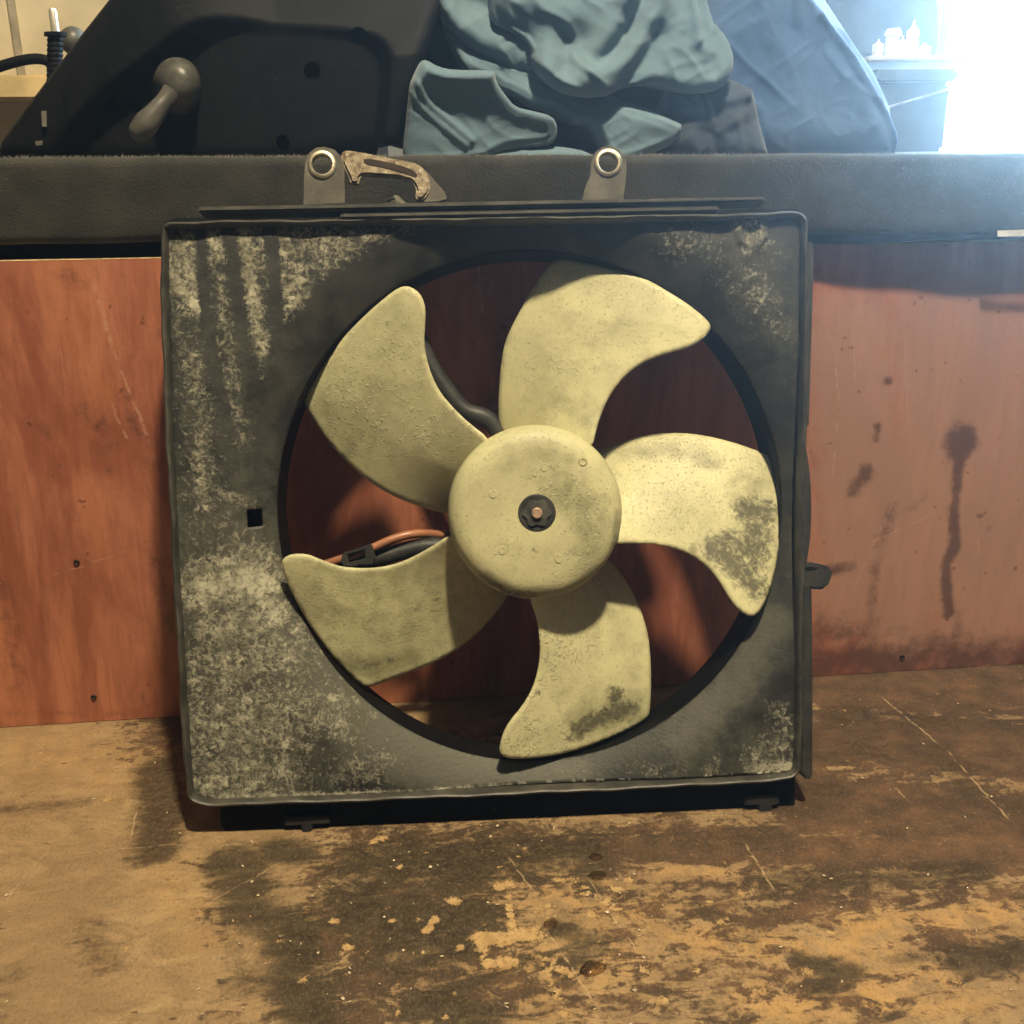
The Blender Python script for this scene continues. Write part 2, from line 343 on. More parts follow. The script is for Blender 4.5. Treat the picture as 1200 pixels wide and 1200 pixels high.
brown = strokes(P, [(l_, r_*1.4, g_*1.1) for l_, r_, g_ in [([(0.2957,0.0206),(0.3798,-0.0022),(0.4504,0.0038)], .07, .95), ([(0.2626,-0.0523),(0.3977,-0.0893)], .06, 1), ([(0.2388,-0.1331),(0.3558,-0.1635)], .055, .95), ([(0.1134,-0.1639),(0.1734,-0.1701),(0.2399,-0.1851),(0.3378,-0.1952)], .035, .75), ([(-0.0470,-0.1555),(0.0227,-0.1627),(0.0921,-0.1699)], .05, .62),
    ([(-0.0442,-0.2146),(0.0016,-0.2056)], .06, .75), ([(-0.0372,-0.2756),(0.0346,-0.2543)], .06, .6), ([(0.0848,-0.2141),(0.1790,-0.2166)], .04, .48), ([(0.0580,-0.2741),(0.1089,-0.2735)], .05, .40), ([(-0.1703,0.0058),(-0.0513,-0.0632),(0.2193,-0.0917)], .07, .7),
    ([(0.1812,-0.2096),(0.3177,-0.2308)], .03, .5), ([(0.1757,-0.2802),(0.2718,-0.3118)], .04, .34), ([(0.1157,-0.2439),(0.1665,-0.2554)], .04, .36), ([(-0.1319,-0.1468),(-0.0969,-0.2224)], .04, .3), ([(-0.0781,-0.2715),(-0.0252,-0.2658)], .05, .35), ([(0.0904,-0.2349),(0.1120,-0.2959)], .04, .42), ([(0.1546,-0.2348),(0.2226,-0.2281)], .03, .5), ([(0.1524,-0.2721),(0.2121,-0.3058)], .04, .42), ([(0.2561,-0.2581),(0.2931,-0.2743)], .04, .45), ([(0.0900,-0.2829),(0.1361,-0.2983)], .04, .42)]])
gold = strokes(P, [([(0.0201,-0.2075),(0.0357,-0.2422),(0.0503,-0.2676)], .05, .7), ([(0.0493,-0.1962),(0.0940,-0.2150)], .04, .5), ([(0.2161,-0.2444),(0.2860,-0.2448),(0.3103,-0.2439)], .022, .85), ([(0.1245,-0.2448),(0.1665,-0.2554),(0.2229,-0.2610)], .02, .75), ([(0.1538,-0.2947),(0.1963,-0.2935),(0.2478,-0.2931)], .03, .8), ([(0.1281,-0.1893),(0.1618,-0.1927)], .014, .6), ([(0.1124,-0.2169),(0.0755,-0.2702)], .03, .45), ([(-0.1536,-0.1604),(-0.1237,-0.2197)], .03, .3), ([(-0.2756,-0.0178),(-0.2167,-0.0457)], .05, .35)])
bare = strokes(P, [([(0.0199,-0.2330),(0.0318,-0.2354),(0.0492,-0.2320)], .010, 1), ([(0.0240,-0.2520),(0.0339,-0.2530)], .009, 1), ([(0.0318,-0.1944),(0.0401,-0.1923)], .0065, .85), ([(0.0373,-0.2022),(0.0371,-0.2262)], .0045, .85), ([(0.0063,-0.2026)], .0075, .95), ([(-0.0033,-0.2154),(-0.0080,-0.2249)], .0045, .9), ([(0.0510,-0.2619),(0.0558,-0.2903)], .006, .7),
    ([(-0.2090,-0.0835)], .0055, 1), ([(-0.0570,-0.2120)], .006, 1), ([(-0.0696,-0.2544)], .005, .9), ([(0.0094,-0.2395)], .005, .8), ([(0.1647,-0.2130)], .006, .9), ([(-0.0374,-0.1442),(-0.0334,-0.1421)], .007, .8), ([(0.0556,-0.2594),(0.0637,-0.2632)], .007, .65), ([(0.1003,-0.2639)], .006, .7),
    ([(0.1806,-0.2737)], .006, .8), ([(0.0204,-0.2406),(0.0218,-0.2530)], .006, .7), ([(-0.0103,-0.2406)], .004, .8), ([(0.0668,-0.1906),(0.0818,-0.2031),(0.0940,-0.2150)], .012, .5), ([(0.0989,-0.2012)], .012, .55)]+[([(RNG.normal(.045, .07), RNG.normal(-.215, .04))], RNG.uniform(.002, .006), RNG.uniform(.45, .95)) for _ in range(70)])
q = np.arange(nx*ny).reshape(ny, nx)
hgt = -.0006*bare
link('bench_top', np.c_[P, hgt], np.c_[q[:-1, :-1].ravel(), q[:-1, 1:].ravel(), q[1:, 1:].ravel(), q[1:, :-1].ravel()], M_BENCH, bench,
     attrs=dict(stain=stain, brown=brown, gold=gold, bare=bare))
box('bench_slab', (-.47, -.419, -.03), (.62, .06, -.004), mat_plain('raw ply core', (.3, .2, .1)), bench)

# loose flecks on the bench
bm = bmesh.new()
for _ in range(260):
    x, y = RNG.uniform(-.30, .42), RNG.uniform(-.31, .0)
    if RNG.random() < .6: x = RNG.uniform(-.12, .12)
    s = RNG.uniform(.0004, .0013); a = RNG.uniform(0, 6.3); e = RNG.uniform(.3, 1)
    vs = [bm.verts.new((x+s*(c*math.cos(a)-e*d*math.sin(a)), y+s*(c*math.sin(a)+e*d*math.cos(a)), .0006+RNG.uniform(-.0002, .0005))) for c, d in ((-1, -.4), (.6, -.9), (1, .5), (-.3, .8))]
    bm.faces.new(vs)
me = bpy.data.meshes.new('wood_flecks'); bm.to_mesh(me); bm.free(); me.materials.append(mat_plain('pale flecks', (.55, .45, .30), .8))
fl = bpy.data.objects.new('wood_flecks', me); COL.objects.link(fl)
tag(fl, 'pale flecks of sawdust and paint scattered over the workbench top', 'flecks', kind='stuff')

# water drops
M_WATER = NT('water drop'); wt = M_WATER.t
gl = M_WATER.n('ShaderNodeBsdfGlossy'); gl.inputs['Roughness'].default_value = .06; tr_ = M_WATER.n('ShaderNodeBsdfTransparent'); tr_.inputs[0].default_value = (.72, .66, .58, 1)
fn = M_WATER.n('ShaderNodeFresnel'); fn.inputs[0].default_value = 1.45; mx = M_WATER.n('ShaderNodeMixShader')
wt.links.new(fn.outputs[0], mx.inputs[0]); wt.links.new(tr_.outputs[0], mx.inputs[1]); wt.links.new(gl.outputs[0], mx.inputs[2]); wt.links.new(mx.outputs[0], wt.nodes['Material Output'].inputs[0])
for (x, y), r, lb in zip([(0.0575,-0.2270),(0.0747,-0.2619),(0.0905,-0.1737),(0.0887,-0.1905),(0.2917,-0.2209)], (.0042, .0062, .0035, .0045, .002), (
        'small water drop beside the bare pale patch of the bench', 'largest water drop, nearest the front of the bench', 'water drop nearest the fan on the dark spot of the bench',
        'water drop on the front end of the dark spot below the fan', 'tiny water drop on the right side of the bench')):
    d = lathe('water_drop', [(r*math.cos(t)*(1 if t < 1.5 else 0), r*.34*math.sin(t)) for t in np.linspace(0, math.pi/2, 7)],
              lambda a, b, h, x=x, y=y: (a*(1+.18*math.sin(2*math.atan2(b, a)+x*90)), b*(.8+.12*math.cos(3*math.atan2(b, a)+y*70)), h+.0007), M_WATER.m, None, 28, None, False)
    d.location = (x, y, 0); tag(d, lb, 'water drop')

# ---------------------------------------------------------------- plywood back panel
A0 = np.array((-.3108, .0172)); A1 = np.array((.4673, .0337)); dirp = (A1-A0)/np.hypot(*(A1-A0))
panel = thing('back_panel', 'red brown varnished plywood panel standing upright behind the fan', 'wall panel', (0, 0, 0))
nx, nz = 380, 170
X, Z = np.meshgrid(np.linspace(-.50, .66, nx), np.linspace(0.0005, .3265, nz)); P = np.c_[X.ravel(), Z.ravel()]
Yp = A0[1]+(P[:, 0]-A0[0])*(dirp[1]/dirp[0])
stain = strokes(P, [([(-0.2219,0.3188),(-0.1992,0.3130)], .022, .34), ([(-0.2207,0.2306),(-0.2124,0.2188),(-0.2073,0.2069)], .022, .42), ([(-0.1928,0.2354),(-0.1769,0.1818)], .02, .4), ([(-0.1853,0.1329),(-0.1852,0.0549)], .02, .45), ([(-0.2911,0.1070),(-0.2907,0.0349)], .018, .4), ([(-0.1715,0.3016),(-0.1666,0.2741)], .012, .35), ([(0.0854,0.2783),(0.0372,0.1725)], .05, .5), ([(0.2404,0.2623),(0.2308,0.2205)], .02, .4), ([(0.3896,0.1884),(0.3907,0.1800)], .022, .95), ([(0.3911,0.1767),(0.3924,0.1305),(0.3959,0.1032),(0.3909,0.0896),(0.3990,0.0468)], .010, .9), ([(0.4046,0.0465),(0.4117,0.0022)], .014, .5), ([(0.3299,0.2313)], .007, .8), ([(0.3257,0.1984),(0.3261,0.1889)], .007, .8), ([(0.3207,0.1654),(0.3124,0.1508)], .012, .7),
    ([(0.3463,0.1393),(0.3366,0.1062),(0.3355,0.0506)], .012, .45), ([(0.2918,0.0880),(0.3149,0.0902)], .012, .75), ([(0.2951,0.0084),(0.3676,0.0080),(0.4662,0.0075)], .042, .8), ([(0.2914,0.0532),(0.3233,0.0370),(0.3581,0.0313)], .03, .45), ([(0.2926,0.0389),(0.3301,0.0366)], .03, .55), ([(-0.3088,0.0123),(-0.2388,0.0052),(-0.1843,0.0083)], .008, .35), ([(-0.2102,0.0191),(-0.2053,0.0098)], .006, .6), ([(-0.2016,0.0151),(-0.1976,0.0078)], .005, .6),
    ([(-0.1780,0.0942),(-0.1838,0.0682)], .008, .6), ([(-0.2153,0.2304),(-0.2086,0.2186)], .012, .4), ([(-0.2519,0.2203),(-0.2474,0.2143)], .012, .35), ([(-0.2096,0.1892)], .006, .5), ([(-0.2421,0.1936)], .004, .7), ([(-0.2666,0.1689)], .003, .6), ([(-0.2334,0.1228)], .006, .4), ([(0.4227,0.1155)], .008, .5), ([(0.4087,0.0676)], .005, .5), ([(0.3536,0.1323),(0.3720,0.1448)], .008, .4), ([(0.4488,0.0293)], .012, .4)])
worn = strokes(P, [([(0.3019,0.2606),(0.3273,0.0652)], .08, .9), ([(0.3773,0.2584),(0.4305,0.0593)], .11, 1.1), ([(0.3507,0.1589),(0.3646,0.0345)], .08, .9), ([(0.2171,0.2452),(0.2312,0.2144)], .04, .5), ([(-0.1827,0.2745),(-0.2611,0.0989)], .04, .15)])
q = np.arange(nx*nz).reshape(nz, nx)
link('panel_face', np.c_[P[:, 0], Yp, P[:, 1]], np.c_[q[:-1, :-1].ravel(), q[:-1, 1:].ravel(), q[1:, 1:].ravel(), q[1:, :-1].ravel()], M_PANEL, panel, attrs=dict(stain=stain, worn=worn))
yb = lambda x: A0[1]+(x-A0[0])*(dirp[1]/dirp[0])
V = []
for x in (-.50, .66):
    for dy, z in ((.0002, .3268), (.012, .3268), (.012, .0004), (.0002, .0004)): V.append((x, yb(x)+dy, z))
link('panel_edge', V, [(0, 4, 5, 1), (1, 5, 6, 2), (0, 1, 2, 3), (4, 7, 6, 5)], mat_plain('pale ply edge', (.62, .42, .22), .7, 200, .3), panel, smooth=False)
for (x, z) in [(-0.2429,0.0200),(-0.2406,0.1239),(0.3650,0.0126)]:
    lathe('screw_hole', [(0, .0004), (.0011, .0004), (.0016, -.0006), (.0020, -.0003), (.0022, .0001)], lambda a, b, h, x=x, z=z: (x+a, yb(x)-.0005+h, z+b), mat_plain('dark hole', (.03, .015, .01)), panel, 16)

# ---------------------------------------------------------------- shelf with felt covered front beam
shelf = thing('shelf', 'long shelf edged with a thick charcoal felt covered beam above the panel', 'shelf', (0, 0, 0))
ybm = lambda x: .021-(x+.25)*(.012/.65)
(tl, tr, br, bl) = [(-0.2507,0.3882),(0.3961,0.3839),(0.4036,0.3332),(-0.2589,0.3366)]
def lerp(a, b, x): return a[1]+(b[1]-a[1])*(x-a[0])/(b[0]-a[0])
xs = np.linspace(-.5, .68, 240); rr = .006; V = []; Fc = []
prof = [(.034, 0, 1), (.012, 0, 1)]+[(rr-rr*math.sin(t), -rr+rr*math.cos(t), 1) for t in np.linspace(0, math.pi/2, 5)]+[(0, f, None) for f in (.25, .5, .75)]+[(rr-rr*math.cos(t), rr-rr*math.sin(t), 0) for t in np.linspace(0, math.pi/2, 5)]+[(.034, 0, 0)]
for x in xs:
    zt, zb = lerp(tl, tr, x), lerp(bl, br, x)
    for dy, dz, s in prof:
        wob = .0006*math.sin(x*31+dz*90)+.0005*math.sin(x*77+1)
        z = (zt+dz if s == 1 else zb+dz if s == 0 else zt-rr-(zt-zb-2*rr)*dz)
        V.append((x, ybm(x)+dy+wob, z+wob*.6))
k = len(prof)
for i in range(len(xs)-1):
    for j in range(k-1): Fc.append((i*k+j, (i+1)*k+j, (i+1)*k+j+1, i*k+j+1))
    Fc.append((i*k+k-1, (i+1)*k+k-1, (i+1)*k, i*k))
fix(link('front_beam', V, Fc, M_FELT, shelf), 60)
box('shelf_board', (-.7, .056, .360), (1.5, 1.3, .3835), mat_plain('dusty shelf board', (.10, .085, .065), .8, 30, .3), shelf)
box('gap_light_stop', (-.7, .064, .0), (.9, .075, .359), mat_plain('dark gap stop', (.02, .016, .014), .8), shelf)  # dark board added behind the gap to keep light out of it
bm = bmesh.new()
for _ in range(9000):
    x = RNG.uniform(-.45, .62); front = RNG.random() < .35
    z = lerp(tl, tr, x)-.0004; y = ybm(x)+RNG.uniform(.002, .02)
    if front: y = ybm(x)+.0005; z -= RNG.uniform(.003, .044)
    l = RNG.uniform(.0007, .0024)*(1.5 if RNG.random() < .06 else 1); a = RNG.uniform(-1.1, 1.1)
    dx, dz = l*math.sin(a), l*math.cos(a)*(.55 if front else 1); dy = -l*.5 if front else RNG.uniform(-l, l)*.4; h = .00010
    v = [bm.verts.new(c) for c in ((x-h, y, z), (x+h, y, z), (x+dx*.6+h, y+dy*.6, z+dz*.7), (x+dx, y+dy, z+dz), (x+dx*.6-h, y+dy*.6, z+dz*.7))]; bm.faces.new(v)
me = bpy.data.meshes.new('felt_fuzz'); bm.to_mesh(me); bm.free(); me.materials.append(mat_plain('felt fibre', (.22, .21, .185), .9))
fz = bpy.data.objects.new('felt_fuzz', me); COL.objects.link(fz); fz.parent = shelf; fz['kind'] = 'stuff'
lab = prism('paper_label', [(0.3845,0.3357),(0.4207,0.3363),(0.4214,0.3318),(0.3850,0.3318)], 0, .0006, lambda u, v, d: (u, ybm(u)-.0012+d, v), mat_plain('white paper', (.75, .73, .68), .7), None, sp=.01)
tag(lab, 'small white paper label stuck under the right end of the felt beam', 'label')

# ---------------------------------------------------------------- radiator cooling fan
fan = thing('radiator_fan', 'old car radiator fan with five ivory blades in a dirty black square shroud', 'cooling fan', (.0412, -.133, .0172))
fw, lean = -.0276, .283
U = Vector((math.cos(fw), math.sin(fw), 0)); Vv = Vector((-math.sin(fw)*math.sin(lean), math.cos(fw)*math.sin(lean), math.cos(lean))); Nn = U.cross(Vv)
fan.rotation_euler = Matrix((U, -Nn, Vv)).transposed().to_euler()
fr = lambda u, v, d: (u, -d, v)                        # d is towards the viewer
W0 = -.012
OC = np.array([(0.0223,0.1748)][0]); R0, R1 = .1545, .186
def funnel(P):
    r = np.hypot(P[:, 0]-OC[0], (P[:, 1]-OC[1])/1.012); t = np.clip((R1-r)/(R1-R0), 0, 1); return W0*t**1.6
outer = smooth_poly([(-0.1879,0.3465),(-0.1859,0.3474),(0.1838,0.3472),(0.1869,0.3451),(0.1878,0.3379),(0.1825,0.1680),(0.1789,0.0102),(0.1762,0.0071),(-0.1745,0.0047),(-0.1855,0.0062),(-0.1884,0.0095),(-0.1910,0.1587)], 2)
ang = np.linspace(0, 2*math.pi, 240, endpoint=False)
circ = np.c_[OC[0]+R0*np.cos(ang), OC[1]+R0*1.012*np.sin(ang)]
sq = np.array([(-0.1489,0.1787),(-0.1404,0.1790),(-0.1402,0.1688),(-0.1488,0.1681)])
P, T, idx, _ = tri_sheet(outer, .0016, (circ, sq)); n = len(P)
wv = funnel(P)+.0003*np.sin(P[:, 0]*60)*np.cos(P[:, 1]*47)
bc = np.array([(0.1575,0.3374)][0]); rb = np.hypot(*(P-bc).T)
wv += .0022*np.exp(-((rb-.0078)/.0022)**2)-.0015*np.exp(-(rb/.003)**2)
dirt = strokes(P, [(l_, r_*(1.35 if g_ > 0 else .60), g_) for l_, r_, g_ in [([(-0.1790,0.3360),(-0.1372,0.3328),(-0.0824,0.3330)], .030, .66), ([(-0.1455,0.3081),(-0.1392,0.2781)], .026, .62), ([(-0.1742,0.3334),(-0.1753,0.1785),(-0.1687,0.0251)], .035, .40), ([(-0.1372,0.3328),(-0.1346,0.2680)], .03, .42), ([(-0.1437,0.1573),(-0.1265,0.0749)], .035, .5), ([(-0.1581,0.2785),(-0.1489,0.2181)], .010, .55), ([(-0.1767,0.2689),(-0.1716,0.2086)], .013, .62), ([(-0.1801,0.3335),(-0.1797,0.3186),(-0.1739,0.3027)], .020, .75), ([(-0.1857,0.3163),(-0.1802,0.3063),(-0.1722,0.2977)], .008, 1), ([(-0.1641,0.3407),(-0.1608,0.3357)], .010, .9), ([(-0.1629,0.3332),(-0.1587,0.3133),(-0.1577,0.2884),(-0.1521,0.2533)], .0065, .62), ([(-0.1428,0.3418),(-0.1414,0.3130),(-0.1379,0.2855),(-0.1336,0.2679)], .0100, .85), ([(-0.1366,0.2680),(-0.1322,0.2529)], .006, .5),
    ([(-0.1198,0.3350),(-0.0874,0.3345)], .028, .72), ([(-0.1156,0.3126),(-0.1134,0.3026)], .022, .8), ([(-0.0976,0.3272)], .03, .6), ([(-0.0722,0.3388),(-0.0522,0.3385)], .014, .62), ([(-0.1843,0.2889),(-0.1804,0.2640),(-0.1764,0.2389),(-0.1719,0.2287)], .0075, .55), ([(-0.1737,0.2062),(-0.1726,0.1835)], .012, .7), ([(-0.1615,0.1872),(-0.1477,0.1827)], .010, .65), ([(-0.1790,0.1725),(-0.1606,0.1730)], .012, .5),
    ([(-0.1513,0.1524),(-0.1438,0.1522)], .012, .9), ([(-0.1746,0.1329),(-0.1493,0.1397),(-0.1446,0.1319)], .030, 1), ([(-0.1706,0.1073),(-0.1351,0.1162)], .022, .85), ([(-0.1690,0.0817),(-0.1308,0.0956)], .045, .72), ([(-0.1727,0.0510),(-0.1323,0.0545)], .05, .75), ([(-0.1739,0.0202),(-0.1336,0.0184)], .035, .72), ([(-0.1169,0.0591),(-0.0994,0.0532)], .034, .68), ([(-0.0980,0.0195),(-0.0775,0.0212)], .022, .6), ([(-0.0621,0.0205)], .02, .35),
    ([(0.1107,0.3315),(0.1314,0.3312)], .020, .5), ([(0.1498,0.3410),(0.1628,0.3383),(0.1652,0.3306),(0.1547,0.3272)], .008, .75), ([(0.1575,0.3358)], .020, .55), ([(0.1570,0.3078),(0.1620,0.2975)], .024, .52), ([(0.1697,0.2871),(0.1748,0.2793)], .018, .45), ([(0.1364,0.3209),(0.1415,0.3132)], .016, .4), ([(0.1703,0.3229)], .02, .4),
    ([(0.1544,0.0086),(0.1757,0.0104)], .012, 1), ([(0.1240,0.0046),(0.1623,0.0046)], .007, .95), ([(0.1572,0.0191),(0.1706,0.0265)], .020, .65), ([(0.1683,0.0451),(0.1735,0.0370)], .014, .6), ([(0.1279,0.0124)], .014, .55), ([(0.0778,0.0119),(0.1093,0.0106)], .013, .42), ([(0.0566,0.0023),(0.1782,0.0023)], .003, .8), ([(-0.1744,0.0073),(0.0045,0.0046)], .003, .9),
    ([(-0.1689,0.3422),(-0.1688,0.3085),(-0.1654,0.2686),(-0.1596,0.2385)], .0085, -1), ([(-0.1526,0.3430),(-0.1503,0.3132),(-0.1467,0.2782),(-0.1405,0.2430)], .0100, -.97), ([(-0.1280,0.3416),(-0.1270,0.3128),(-0.1271,0.2678)], .0085, -.97), ([(-0.0524,0.3315),(-0.0933,0.3072),(-0.1246,0.2678),(-0.1354,0.2177),(-0.1358,0.1672)], .022, -.9)]])
film_light = strokes(P, [([(-0.1818,0.3286),(-0.1728,0.1784)], .03, .42), ([(-0.1606,0.2385),(-0.1422,0.1977)], .05, .4), ([(-0.1588,0.1527),(-0.1536,0.0245)], .10, .7), ([(-0.1233,0.0953),(-0.0768,0.0419),(-0.0159,0.0160)], .045, 1.05), ([(-0.0160,0.0133),(0.0463,0.0096)], .02, .95), ([(0.1666,0.1005),(0.1474,0.0644),(0.1097,0.0290)], .026, .85), ([(0.1809,0.1680),(0.1774,0.1159)], .014, .3), ([(0.1626,0.0215),(0.1093,0.0106)], .04, .55), ([(0.1471,0.3385),(0.1773,0.2716)], .05, .45), ([(-0.1788,0.2789),(-0.1246,0.2678)], .04, .35)])  # dust film, strengthened on the lower funnel to paint in its lit curve
o = link('shroud_plate', [fr(u, v, d) for (u, v), d in zip(P, wv)], T, M_SHROUD, fan, attrs=dict(dirt=dirt, film_light=film_light))
so = o.modifiers.new('thickness', 'SOLIDIFY'); so.thickness = .0022; so.offset = -1
bm = bmesh.new(); bm.from_mesh(o.data)
if sum(f.normal.y for f in bm.faces) > 0: bmesh.ops.reverse_faces(bm, faces=bm.faces)
bm.to_mesh(o.data); bm.free()
# opening ring behind the bell mouth
prof = [(R0-.0002, W0+.0004), (R0-.0006, W0-.004), (R0-.0008, W0-.02), (R0-.0002, -.046), (R0+.0018, -.046), (R0+.0022, W0-.003)]
lathe('opening_ring', prof+prof[:1], lambda a, b, h: fr(OC[0]+a, OC[1]+b*1.012, h), M_BLACK, fan, 160, 40, False)
# raised rim and side skirt swept round the plate
path = resample(smooth_poly([(-0.1910,0.3426),(-0.1884,0.3465),(-0.1840,0.3479),(0.1577,0.3475),(0.1828,0.3482),(0.1890,0.3466),(0.1915,0.3404),(0.1898,0.2610),(0.1853,0.1470),(0.1822,0.0127),(0.1794,0.0065),(0.1718,0.0031),(0.0044,0.0020),(-0.1685,0.0029),(-0.1816,0.0045),(-0.1875,0.0074),(-0.1897,0.0147),(-0.1920,0.1588),(-0.1930,0.2692)], 2), .004)
n = len(path); tn = np.roll(path, -1, 0)-np.roll(path, 1, 0); tn /= np.hypot(*tn.T)[:, None]; nr = np.c_[-tn[:, 1], tn[:, 0]]
if (np.roll(path, -1, 0)[:, 1]*path[:, 0]-np.roll(path, -1, 0)[:, 0]*path[:, 1]).sum() < 0: nr = -nr
prof = [(0, -.040), (0, .0045), (.0006, .0058), (.0014, .0062), (.0022, .0058), (.0028, .0045), (.0036, -.0012), (.0036, -.0036), (.0026, -.0046), (.0026, -.040)]
V = []; Fc = []; kk = len(prof)
for i in range(n):
    wob = .0004*math.sin(i*.31)+.0003*math.sin(i*.83)
    for a, h in prof: V.append(fr(*(path[i]+nr[i]*(a+(wob if h > 0 else 0))), h+(wob if h > 0 else 0)))
for i in range(n):
    for j in range(kk):
        Fc.append((i*kk+j, ((i+1) % n)*kk+j, ((i+1) % n)*kk+(j+1) % kk, i*kk+(j+1) % kk))
fix(link('shroud_rim', V, Fc, M_LIP, fan), 50)
prism('rear_light_block', [(-0.1994,0.3546),(-0.1945,0.3598),(-0.0051,0.3604),(0.1986,0.3602),(0.2041,0.3552),(0.2026,0.3312),(0.1983,0.3450),(-0.0055,0.3453),(-0.1952,0.3429)], -.0535, -.0385, fr, M_BLACK, fan, bevel=.001)  # added skirt that blocks lamp light between fan top and beam
prism('top_lip', [(-0.1689,0.3551),(-0.0063,0.3558),(0.1646,0.3566),(0.1651,0.3535),(-0.0064,0.3523),(-0.1681,0.3516)], -.010, .0085, fr, M_LIP, fan, bevel=.0012)
prism('lip_flange', [(-0.0868,0.3510),(0.0342,0.3518),(0.1370,0.3519),(0.1369,0.3483),(0.0341,0.3477),(-0.0870,0.3470)], -.004, .0072, fr, M_LIP, fan, bevel=.0012)
prism('side_rail', [(0.1919,0.3323),(0.1972,0.3317),(0.1975,0.3225),(0.1928,0.2197),(0.1896,0.2187)], -.022, -.004, fr, M_DARK, fan, bevel=.001)
prism('side_rail', [(0.1850,0.1230),(0.1913,0.1222),(0.1911,0.0733),(0.1900,0.0044),(0.1863,0.0025),(0.1826,0.0074)], -.020, .001, fr, M_DARK, fan, bevel=.001)
prism('side_bulge', smooth_poly([(0.1849,0.2198),(0.1896,0.2156),(0.1930,0.1989),(0.1943,0.1807),(0.1940,0.1572),(0.1916,0.1390),(0.1876,0.1239),(0.1833,0.1209)], 2), -.030, -.006, fr, M_DARK, fan, bevel=.002)
lug = smooth_poly([(0.1846,0.1345),(0.1936,0.1353),(0.2043,0.1339),(0.2095,0.1305),(0.2078,0.1233),(0.2040,0.1181),(0.1950,0.1190),(0.1844,0.1219)], 1)
prism('side_lug', lug, -.030, -.012, fr, M_DARK, fan, bevel=.0015)
prism('lug_slot', smooth_poly([(0.1888,0.1323),(0.1941,0.1331),(0.2005,0.1319),(0.1941,0.1305)], 1), -.0125, -.0116, fr, M_BLACK, fan, sp=.003)
prism('hole_blackout', [(-0.1527,0.1815),(-0.1400,0.1812),(-0.1401,0.1652),(-0.1528,0.1651)], -.034, -.022, fr, M_BLACK, fan)  # black block added behind the square hole in place of shade
# feet under the bottom edge
for pts in ([(-0.1334,-0.0069),(-0.1059,-0.0077),(-0.1060,-0.0129),(-0.1168,-0.0129),(-0.1175,-0.0192),(-0.1231,-0.0189),(-0.1234,-0.0131),(-0.1337,-0.0132)], [(0.1480,-0.0074),(0.1694,-0.0068),(0.1704,-0.0132),(0.1655,-0.0141),(0.1654,-0.0232),(0.1573,-0.0228),(0.1570,-0.0132),(0.1489,-0.0134)]):
    prism('foot', pts, -.0075, -.003, fr, M_FOOT, fan, bevel=.0008)
prism('under_shade_strip', [(-0.1721,0.0032),(0.0043,0.0010),(0.1750,0.0041),(0.1819,0.0043),(0.1815,-0.0191),(0.0037,-0.0189),(-0.1688,-0.0166),(-0.1727,-0.0128)], -.034, -.0075, fr, M_BLACK, fan, bevel=.001)  # black strip added to fill the band of shade below the fan
# mounting tabs with brass grommets
for pts, c, lbl in (([(-0.1086,0.3570),(-0.1075,0.3737),(-0.1068,0.3811),(-0.1041,0.3870),(-0.1001,0.3899),(-0.0951,0.3903),(-0.0897,0.3888),(-0.0859,0.3848),(-0.0841,0.3784),(-0.0843,0.3571)], [(-0.0969,0.3800)][0], 0), ([(0.0554,0.3563),(0.0576,0.3642),(0.0609,0.3717),(0.0615,0.3792),(0.0637,0.3851),(0.0684,0.3886),(0.0740,0.3890),(0.0790,0.3865),(0.0825,0.3809),(0.0828,0.3739),(0.0816,0.3649),(0.0799,0.3559)], [(0.0717,0.3791)][0], 1)):
    c = np.array(c); hole = [(c[0]+.0056*math.cos(a), c[1]+.0056*math.sin(a)) for a in np.linspace(0, 2*math.pi, 24, endpoint=False)]
    tb = prism('mounting_tab', pts, -.001, .0015, fr, M_TAB, fan, (hole,), .003, .0003)
    lathe('grommet', [(.0056, -.003), (.0056, .0022), (.0062, .0030), (.0076, .0030), (.0084, .0021), (.0085, .0014)], lambda a, b, h, c=c: fr(c[0]+a, c[1]+b, h), mat_plain('worn brass %d' % lbl, (.62, .55, .40), .42, 120, .3, .3, .85), tb, 32, 50, False)
arm = prism('rusty_bracket', smooth_poly([(-0.0860,0.3896),(-0.0781,0.3890),(-0.0657,0.3864),(-0.0508,0.3833),(-0.0408,0.3812),(-0.0360,0.3762),(-0.0337,0.3687),(-0.0353,0.3632),(-0.0395,0.3593),(-0.0435,0.3608),(-0.0423,0.3663),(-0.0451,0.3713),(-0.0491,0.3718),(-0.0521,0.3734),(-0.0636,0.3740),(-0.0736,0.3751),(-0.0756,0.3732),(-0.0757,0.3697),(-0.0812,0.3698),(-0.0821,0.3747),(-0.0858,0.3817)], 2), -.008, -.002, fr, M_RUST, fan, sp=.003, bevel=.0015)
prism('bracket_groove', smooth_poly([(-0.0728,0.3845),(-0.0608,0.3824),(-0.0459,0.3783),(-0.0415,0.3747),(-0.0421,0.3728),(-0.0470,0.3748),(-0.0609,0.3789),(-0.0729,0.3811)], 1), -.0022, -.0016, fr, mat_plain('dark rust', (.035, .022, .013), .9), arm, sp=.003)
prism('bracket_web', smooth_poly([(-0.0388,0.3802),(-0.0301,0.3701),(-0.0243,0.3631),(-0.0254,0.3591),(-0.0415,0.3583),(-0.0434,0.3623),(-0.0373,0.3652),(-0.0346,0.3712)], 1), -.008, -.0045, fr, M_TAB, arm, sp=.003, bevel=.0006)
sl = np.array([(-0.0601,0.3595),(-0.0555,0.3620),(-0.0550,0.3605),(-0.0591,0.3580)])
prism('slotted_tab', [(-0.0627,0.3561),(-0.0554,0.3630),(-0.0534,0.3629),(-0.0466,0.3564)], -.006, -.0035, fr, M_TAB, fan, (sl,), .003)
